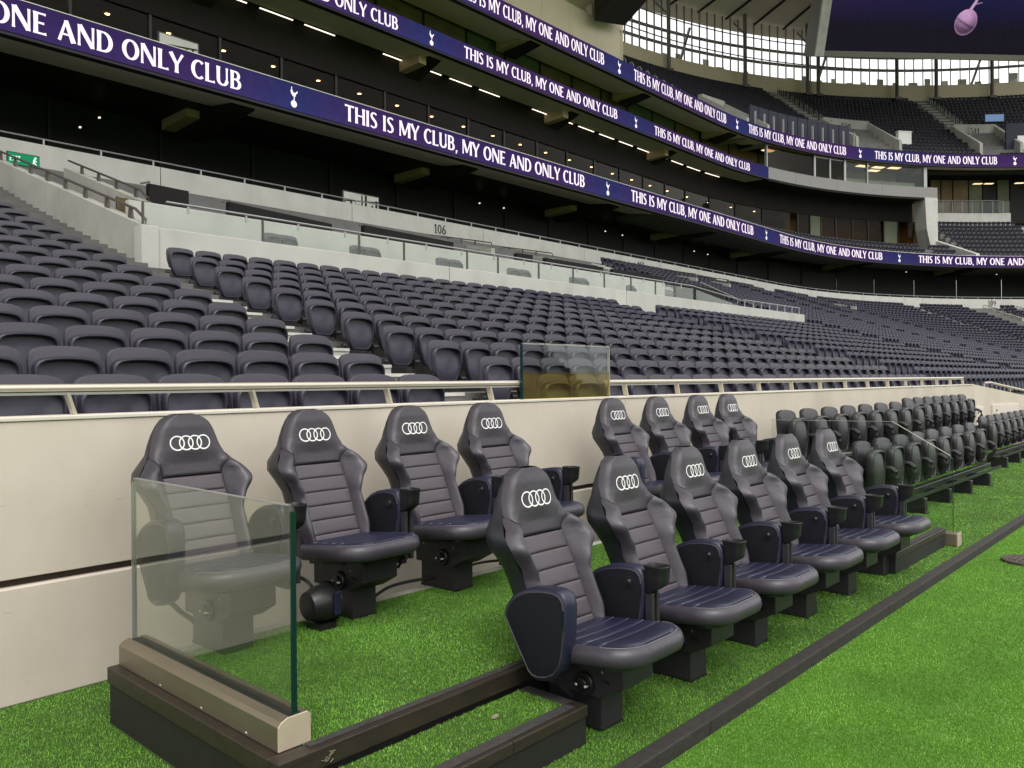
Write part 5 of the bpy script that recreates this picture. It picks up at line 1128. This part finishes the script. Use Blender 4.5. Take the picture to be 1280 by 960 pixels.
# ------------------------------------------------------------------ top tier
Y3 = lambda r: R3Y + 1.05 + 0.80 * (r - 1)
Z3 = lambda r: 24.35 + 0.60 * (r - 1)
N3 = 20
prof = [(R3Y + 0.36, 23.9)]
for r in range(1, N3 + 1): prof += [(Y3(r) - 0.48, Z3(r) - 0.47), (Y3(r) + 0.32, Z3(r) - 0.47)]
prof += [(Y3(N3) + 0.32, 23.9)]
tag(sweep(MB(), prof, 48, S1, True, 2.5).build('top_terrace', 'terrace_grey'), kind='structure')
ais3 = [59.0, sq(1030, 40, 29.0), sq(1196, 41, 30.0)]
vom3 = [(sq(905, 36, 26), sq(932, 36, 26), 1, 7), (sq(1050, 37.5, 27), sq(1106, 37.5, 27), 3, 9), (sq(1206, 38, 27), sq(1258, 38, 27), 3, 9)]
L = []
for r in range(1, N3 + 1):
    ds = 0.5 * 40.0 / (Y3(r) - CY); s = 50.2
    while s < 109:
        ok = all(abs(s - a) > 0.75 for a in ais3) and not any(a - 0.2 < s < b + 0.2 and r0 <= r <= r1 for a, b, r0, r1 in vom3)
        if ok: L.append((*P(s, Y3(r), Z3(r)), -ang(s) + random.gauss(0, 0.02)))
        s += 0.5 if s < SC else ds
tag(scatter('top_tier_seats', [lo_p, lo_b], L, 'seat_navy', smooth=False), 'dark navy seats of the top tier below the high windows', 'seats', kind='stuff')
for i, a in enumerate(ais3):
    t = thing('aisle_stairs', 'steep aisle stairs in the top tier, %s from the left' % ordinal(i + 1), 'stairs')
    for r in range(1 if i == 0 else 8, N3):
        o = MB().box(-0.6, 0.6, -0.42, 0.0, Z3(r) - 0.47, Z3(r) - 0.17).build('step', 'concrete', t); o.location = P(a, Y3(r) + 0.31, 0); o.rotation_euler = (0, 0, -ang(a))
    h = thing('hoop_rails', 'row of small hoop handrails up the top tier stairs, %s from the left' % ordinal(i + 1), 'handrail')
    for r in range(1 if i == 0 else 8, N3):
        p = Vector(P(a + 0.55, Y3(r), Z3(r) - 0.47)); q = Vector(P(a + 0.55, Y3(r) + 0.35, Z3(r) - 0.47 + 0.26))
        MB().tube([p, p + Vector((0,0,1.0)), (p + q) / 2 + Vector((0,0,1.12)), q + Vector((0,0,1.0)), q], 0.035, 5).build('hoop', 'steel_dull', h)
for i, (a, b, r0, r1) in enumerate(vom3):
    t = thing('top_gangway', 'beige concrete gangway mouth in the top tier, %s from the left' % ordinal(i + 1), 'gangway')
    ya, yb, za, zb = Y3(r0) - 0.5, Y3(r1), Z3(r0) - 0.4, Z3(r1) + 0.55
    for s in (a, b):
        MB().add([P(s + e, y, z) for e in (-0.14, 0.14) for y, z in ((ya, za - 1.0), (yb, za - 0.6), (yb, zb), (ya, za + 1.0))], [(0,1,2,3),(7,6,5,4),(0,3,7,4),(1,5,6,2),(3,2,6,7),(0,4,5,1)]).build('side_wall', 'concrete', t)
    sbox(MB(), a, b, yb - 0.35, yb, zb - 1.75, zb, 1).build('lintel', 'concrete', t)
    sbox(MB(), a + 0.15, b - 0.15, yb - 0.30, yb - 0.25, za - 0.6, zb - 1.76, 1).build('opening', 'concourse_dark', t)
    if i: wall_text('gangway_number', 'dark gangway number over the %s top tier gangway' % ordinal(i + 1), ('510', '511')[i - 1], (a + b) / 2, yb - 0.36, zb - 1.15, 0.7, 'print_black')
t = thing('blue_hoarding', 'row of dark blue panels behind the highest ribbon', 'hoarding')
sA, sB = sq(942, 34.2, 25), sq(1066, 34.2, 25); n = 10
for i in range(n): a, b = sA + (sB - sA) * i / n, sA + (sB - sA) * (i + 1) / n; sbox(MB(), a + 0.03, b - 0.03, 34.6, 34.7, 24.2, 26.9, 1).build('panel', 'blue_panel', t)
for i in range(n + 1): s = sA + (sB - sA) * i / n; MB().bar(P(s, 34.0, 24.0), P(s, 34.0, 26.1), 0.14, 0.14).build('post', 'steel_dull', t)
t = thing('blue_hoarding', 'dark blue panel with white sheet behind the highest ribbon at the right edge', 'hoarding')
a = sq(1259, 36, 26); sbox(MB(), a, min(a + 3.2, 108), 36.2, 36.4, 24.6, 28.6, 1).build('panel', 'blue_panel', t); sbox(MB(), a + 0.9, min(a + 2.6, 107.5), 36.05, 36.15, 24.6, 27.2, 1).build('white_sheet', 'white_paint', t)
s = sq(1124, 36.5, 26); t = thing('service_box', 'small white box standing among the top tier seats', 'box'); sbox(MB(), s, s + 1.25, 36.6, 37.0, 25.6, 27.6, 1).build('body', 'white_paint', t); sbox(MB(), s - 0.05, s + 1.3, 36.55, 37.05, 27.61, 27.7, 1).build('lid', 'white_paint', t)
s = sq(1231, 41.2, 30.6); t = thing('tv_screen', 'small lit blue screen above the right top tier gangway', 'screen'); sbox(MB(), s, s + 1.6, 41.2, 41.4, 30.3, 31.2, 1).build('frame', 'mullion', t); sbox(MB(), s + 0.06, s + 1.54, 41.16, 41.19, 30.36, 31.14, 1).build('picture', 'tv_picture', t)
# high windows all round the corner
CY3 = Y3(N3) + 0.8
t = thing('clerestory_wall', 'beige wall band below the high windows', 'wall'); sbox(MB(), 48, S1, CY3, CY3 + 0.3, 34.5, 37.7, 2).build('wall_band', 'beige_panel', t)
sbox(MB(), 48, S1, Y3(N3) + 0.33, CY3, 35.3, 35.6, 2).build('ledge', 'concrete', t)
t = thing('high_windows', 'tall curved bank of bright windows under the roof at the corner', 'windows')
ms = list(np.arange(50, 110, 0.72))
for i, s in enumerate(ms):
    o = MB().box(-0.035, 0.035, -0.10, 0.10, 0, 6.2).build('mullion', 'rail_dark', t); o.location = P(s, CY3 + 0.1, 37.7); o.rotation_euler = (0, 0, -ang(s))
for z in (39.6, 42.0): sbox(MB(), 50, 110, CY3 + 0.05, CY3 + 0.15, z, z + 0.09, 1.5).build('transom', 'rail_dark', t)
for a, b in zip(ms[:-1], ms[1:]): sbox(MB(), a + 0.07, b - 0.07, CY3 + 0.10, CY3 + 0.12, 37.71, 43.85, 2).build('pane', 'glass_window', t)
i_ = 0
for px in (836, 931, 1009, 1023, 1121, 1170, 1240):
    i_ += 1; s = sq(px, CY3 - 0.7, 40); o = thing('roof_column', 'slim grey column in front of the high windows, %s from the left' % ordinal(i_), 'column', 'columns at the high windows', loc=P(s, CY3 - 0.7, 35.6), rz=-ang(s))
    MB().tube([(0,0,0), (0,0,8.6)], 0.22, 10).build('shaft', 'casing', o, smooth=True); MB().box(-0.4, 0.4, -0.4, 0.4, 0, 0.3).build('foot', 'casing', o); MB().bar((0, 0.2, 6.5), (0.0, 2.0, 8.4), 0.16, 0.16).build('brace', 'casing', o)
# facade boards outside the windows
t = thing('outer_louvres', 'pale vertical facade boards outside the high windows', 'facade')
for s in np.arange(60, 110, 1.25):
    wv = random.uniform(0.5, 1.3); o = MB().box(0, wv, 0, 0.08, 0, random.uniform(2.2, 3.2)).build('board', random.choice(['concrete_pale', 'white_paint', 'white_paint', 'concrete_pale']), t); o.location = P(s, CY3 + 2.5, 36.5); o.rotation_euler = (0, 0, -ang(s))
t = thing('outer_truss', 'grey steel framing seen outside the high windows', 'framing')
for z in (40.7, 42.3): sbox(MB(), 50, 112, CY3 + 3.4, CY3 + 3.6, z, z + 0.3, 2).build('rail', 'fascia_grey', t)
for s in np.arange(51, 110, 12.1): MB().bar(P(s, CY3 + 3.5, 36), P(s + 1.6, CY3 + 3.5, 43.5), 0.25, 0.25).build('brace', 'fascia_grey', t)
# roof over the corner and over the long side
t = tag(empty('roof'), kind='structure')
sweep(MB(), [(CY3 + 3.0, 43.9), (22.0, 46.5), (22.0, 47.2), (CY3 + 3.0, 44.6)], 46, S1, True, 2.5).build('deck', 'soffit', t)
for s in np.arange(50, 108, 2.6): MB().bar(P(s, CY3 + 0.5, 43.86), P(s, 23, 46.36), 0.16, 0.22).build('rafter', 'soffit_dark', t)
t = tag(empty('roof'), kind='structure')
MB().prism([(36.5, 27.55), (9.0, 38.0), (9.0, 39.0), (36.5, 28.6)], 0, -60, 49.5).build('deck', 'soffit', t)
MB().prism([(50, 43.0), (36, 43.0), (36, 28.7), (36.6, 28.7), (36.6, 42.5), (50, 42.5)], 0, -60, 47).build('backing', 'soffit_dark', t)
t = thing('upper_wall', 'beige panelled wall above the highest ribbon, left of the high windows', 'wall')
for a in np.arange(-10, 50, 3.0): MB().box(a + 0.01, min(a + 2.99, 50.4), 34.4, 34.9, 24.75, 27.5).build('panel', 'beige_panel', t)
MB().add([(50.42, 34.4, 24.75), (50.42, 34.4, 31.5), (50.9, 38.5, 31.5), (50.9, 38.5, 24.75), (50.1, 34.6, 24.75), (50.1, 34.6, 31.5), (50.5, 38.7, 31.5), (50.5, 38.7, 24.75)], [(0,1,2,3),(7,6,5,4),(0,4,5,1),(2,6,7,3),(1,5,6,2),(0,3,7,4)]).build('end_panel', 'beige_panel', t)
MB().box(46.5, 50.38, 34.4, 34.9, 27.52, 31.5).build('panel', 'beige_panel', t)
t = thing('roof_girder', 'heavy dark roof girder end beside the high windows', 'girder')
a = on_y(743, 12, 33.5); b = on_y(781, 18, 33.5); c = on_y(743, 26, 33.5); d = on_y(781, 32, 33.5); dirv = Vector((0.4, -9.0, 6.2)); upz = Vector((0, 0, 1.7))
MB().add([c, d, d + upz, c + upz, c + dirv, d + dirv, d + upz + dirv, c + upz + dirv], [(3,2,1,0),(4,5,6,7),(0,1,5,4),(1,2,6,5),(2,3,7,6),(3,0,4,7)]).build('box_section', 'soffit_dark', t)
MB().add([c + upz * 1.02, d + upz * 1.02, d + upz * 1.25, c + upz * 1.25, c + upz * 1.02 + dirv, d + upz * 1.02 + dirv, d + upz * 1.25 + dirv, c + upz * 1.25 + dirv], [(3,2,1,0),(4,5,6,7),(0,1,5,4),(1,2,6,5),(2,3,7,6),(3,0,4,7)]).build('top_flange', 'soffit', t)

# ------------------------------------------------------------------ big video screen hung under the roof
D0 = 80.0
def at_px(px, py, D): k = cray(px, py); return Vector((0, 0, HC)) + k * D
t = thing('video_screen', 'huge violet video screen hanging at the top right', 'video screen')
bl, br_ = at_px(1030, 63, D0), at_px(1330, 70, D0); tl = at_px(1060, -78, D0 * 0.955); tr = at_px(1330, -72, D0 * 0.955)
ux = (br_ - bl).normalized(); uz = ((tl - bl) - ux * (tl - bl).dot(ux)).normalized(); un = ux.cross(uz).normalized()
if un.dot(fwd) > 0: un = -un
Wd, Hh = (br_ - bl).length, (tl - bl).length
O = lambda x, z, n: bl + ux * x + uz * z + un * n
def obox(mb, x0, x1, z0, z1, n0, n1): return mb.add([O(x, z, n) for n in (n0, n1) for x, z in ((x0,z0),(x1,z0),(x1,z1),(x0,z1))], [(0,1,2,3),(7,6,5,4),(0,4,5,1),(1,5,6,2),(2,6,7,3),(3,7,4,0)])
obox(MB(), -0.9, Wd + 0.9, -0.55, Hh + 0.5, -3.2, -0.1).build('casing', 'casing', t)
obox(MB(), -0.9, -0.02, -0.55, Hh + 0.5, -0.09, 0.25).build('side_frame', 'concrete', t); obox(MB(), -0.02, Wd + 0.9, -0.55, -0.02, -0.09, 0.25).build('bottom_frame', 'casing', t)
nx, nz = 48, 24; V = []; C = []
for j in range(nz + 1):
    for i in range(nx + 1):
        x, z = Wd * i / nx, Hh * j / nz; V.append(O(x, z, 0)); f = min(1, max(0, (z - 2.2) / 4.0)); g = math.exp(-((x - 13.5) / 9.0) ** 2)
        c = Vector((0.0070, 0.006, 0.010)).lerp(Vector((0.008, 0.0085, 0.040)), f) + Vector((0.013, 0.002, 0.006)) * (1 - g) * f * 0.7; C.append((c.x, c.y, c.z, 1))
me = bpy.data.meshes.new('display'); me.from_pydata(V, [], [(j*(nx+1)+i, j*(nx+1)+i+1, (j+1)*(nx+1)+i+1, (j+1)*(nx+1)+i) for j in range(nz) for i in range(nx)])
ca = me.color_attributes.new('picture', 'FLOAT_COLOR', 'POINT'); ca.data.foreach_set('color', np.array(C, np.float32).ravel()); me.materials.append(MATS['led_display']); me.update(); dsp = obj('display', me, t)
emat('picture_pink', (0.30, 0.16, 0.30), 0.6); emat('picture_mauve', (0.05, 0.03, 0.09), 0.9); emat('picture_light', (0.50, 0.34, 0.50), 0.6); emat('picture_dark', (0.06, 0.02, 0.06), 1.0)
bx = (1199 - 1030) / 300 * Wd; bz = (66 - 25) / 141 * Hh * 0.98; br2 = 1.07
def dpoly(pts, n, m, nm): MB().add([O(x, z, n) for x, z in pts], [tuple(range(len(pts)))]).build(nm, m, dsp, fix=False)
el = lambda cx, cz, rx, rz_, rot=0: [(cx + rx*math.cos(2*math.pi*q/28)*math.cos(rot) - rz_*math.sin(2*math.pi*q/28)*math.sin(rot), cz + rx*math.cos(2*math.pi*q/28)*math.sin(rot) + rz_*math.sin(2*math.pi*q/28)*math.cos(rot)) for q in range(28)]
V = []; C = []; F = []; nr, na = 10, 32
for j in range(nr + 1):
    for i in range(na):
        r_, a_ = j / nr, 2*math.pi*i/na; u, v = r_*math.cos(a_), r_*math.sin(a_)
        x, z = bx + br2*(u*math.cos(-0.35) - 1.12*v*math.sin(-0.35)), bz + br2*(u*math.sin(-0.35) + 1.12*v*math.cos(-0.35)); V.append(O(x, z, 0.03))
        nz_ = math.sqrt(max(0, 1 - r_*r_)); lit = max(0, -0.35*u + 0.55*v + 0.75*nz_); band = math.exp(-((v + 0.12 + 0.1*u) / 0.09) ** 2) * 0.7 + 0.4 * math.exp(-((v + 0.55) / 0.3) ** 2)
        k_ = (0.10 + 0.55 * lit ** 1.6) * (1 - band) + 0.22 * max(0, (r_ - 0.82) / 0.18); C.append((0.52*k_ + 0.01, 0.30*k_ + 0.004, 0.50*k_ + 0.012, 1))
for j in range(nr):
    for i in range(na): F.append((j*na + i, j*na + (i+1) % na, (j+1)*na + (i+1) % na, (j+1)*na + i))
me = bpy.data.meshes.new('ball'); me.from_pydata(V, [], F); ca = me.color_attributes.new('picture', 'FLOAT_COLOR', 'POINT'); ca.data.foreach_set('color', np.array(C, np.float32).ravel()); me.materials.append(MATS['led_display']); me.update(); obj('ball_picture', me, dsp)
dpoly([(bx + 0.05, bz + 1.1), (bx + 0.35, bz + 1.05), (bx + 0.75, bz + 1.9), (bx + 0.85, bz + 2.9), (bx + 0.60, bz + 2.9), (bx + 0.50, bz + 1.95)], 0.025, 'picture_light', 'bird_leg')
dpoly([(bx + 0.62, bz + 1.55), (bx + 1.25, bz + 1.75), (bx + 1.25, bz + 1.82), (bx + 0.65, bz + 1.72)], 0.026, 'picture_pink', 'bird_spur')
for q in range(5): x = 1.0 + q * 0.55; dpoly([(x, 5.2 + q*0.5), (x + 0.04, 5.2 + q*0.5), (x + 1.0, 9.4), (x + 0.96, 9.4)], 0.02, 'picture_mauve', 'light_streak')

# ------------------------------------------------------------------ black bench seats farther along
bp, bb_ = seat_meshes(pan_h=0.47, pan_w=0.196, back_top=0.135, back_w=0.222, rec=0.32)
me_bp, me_bb = bp.mesh('seat_pan', 'seat_black_hard', smooth=True, angle=45), bb_.mesh('backrest', 'seat_black', smooth=True, angle=50)
def arm_mb(x):
    m = MB(); m.tube([(x, 0.06, -0.18), (x, 0.02, -0.16), (x, -0.06, -0.165), (x, -0.11, -0.20), (x, -0.12, -0.26), (x, -0.09, -0.33), (x, -0.04, -0.40)], [0.02, 0.024, 0.026, 0.026, 0.024, 0.022, 0.02], 8); return m
me_ba = arm_mb(0.285).mesh('armrest', 'seat_black_hard', smooth=True); me_hx = MB().box(-0.20, 0.20, 0.09, 0.15, -0.46, -0.16).mesh('back_plate', 'seat_black')
def bench(label, group, X0, n, sp, Y, zref, legs):
    f = thing('bench_stand', label + ' frame with beam and legs', 'bench frame')
    zb = zref - 0.46; x1 = X0 + sp * (n - 1)
    MB().box(X0 - 0.30, x1 + 0.30, Y - 0.06, Y + 0.02, zb - 0.07, zb).build('beam', 'black_plastic', f, bevel=0.006)
    MB().box(X0 - 0.30, x1 + 0.30, Y - 0.20, Y - 0.17, zb - 0.06, zb - 0.03).build('beam', 'black_plastic', f)
    for x in np.arange(X0 - 0.1, x1 + 0.3, legs):
        MB().box(x - 0.05, x + 0.05, Y - 0.23, Y + 0.06, 0.0, zb - 0.071).build('leg', 'black_plastic', f, bevel=0.006)
        MB().box(x - 0.06, x + 0.06, Y - 0.25, Y + 0.08, -0.001, 0.012).build('foot_plate', 'black_plastic', f)
    for i in range(n):
        o = thing('bench_chair', 'black tip-up seat, %s along the %s' % (ordinal(i + 1), group), 'bench seat', group, loc=(X0 + sp * i, Y, zref))
        obj('backrest', me_bb, o).location.y = 0.085; obj('seat_pan', me_bp, o); obj('armrest', me_ba, o); obj('back_plate', me_hx, o)
bench('front black bench', 'front bench row beside the glass', 8.75, 8, 0.6375, 2.86, 0.70, 1.0)
bench('raised black bench behind the front one', 'raised bench row behind the front one', 8.80, 8, 0.6375, 3.70, 1.01, 1.3)
bench('far raised black bench by the corner', 'far raised bench row by the wall corner', 13.75, 7, 0.55, 3.86, 1.04, 1.3)
bench('far right black bench', 'far bench row at the right edge', 15.45, 14, 0.55, 3.17, 0.70, 1.0)
t = thing('floor_plinth', 'pale low box on the turf under the raised bench', 'plinth'); MB().box(8.35, 9.05, 3.75, 4.15, 0.0, 0.30).build('body', 'concrete_pale', t, bevel=0.01); MB().box(8.33, 9.07, 3.73, 4.17, 0.3005, 0.325).build('lid', 'wall_coping', t, bevel=0.005)

# ------------------------------------------------------------------ the stand across the pitch, behind the photographer
prof = [(-74, 0.0)]
for r in range(26): prof += [(-74 - 1.25 * r, 0.6 + 1.0 * r), (-74 - 1.25 * (r + 1), 0.6 + 1.0 * r)]
prof += [(-107, 27), (-107, 0)]
tag(MB().prism(prof, 0, -80, 110).build('opposite_terrace', 'seat_navy'), kind='structure')
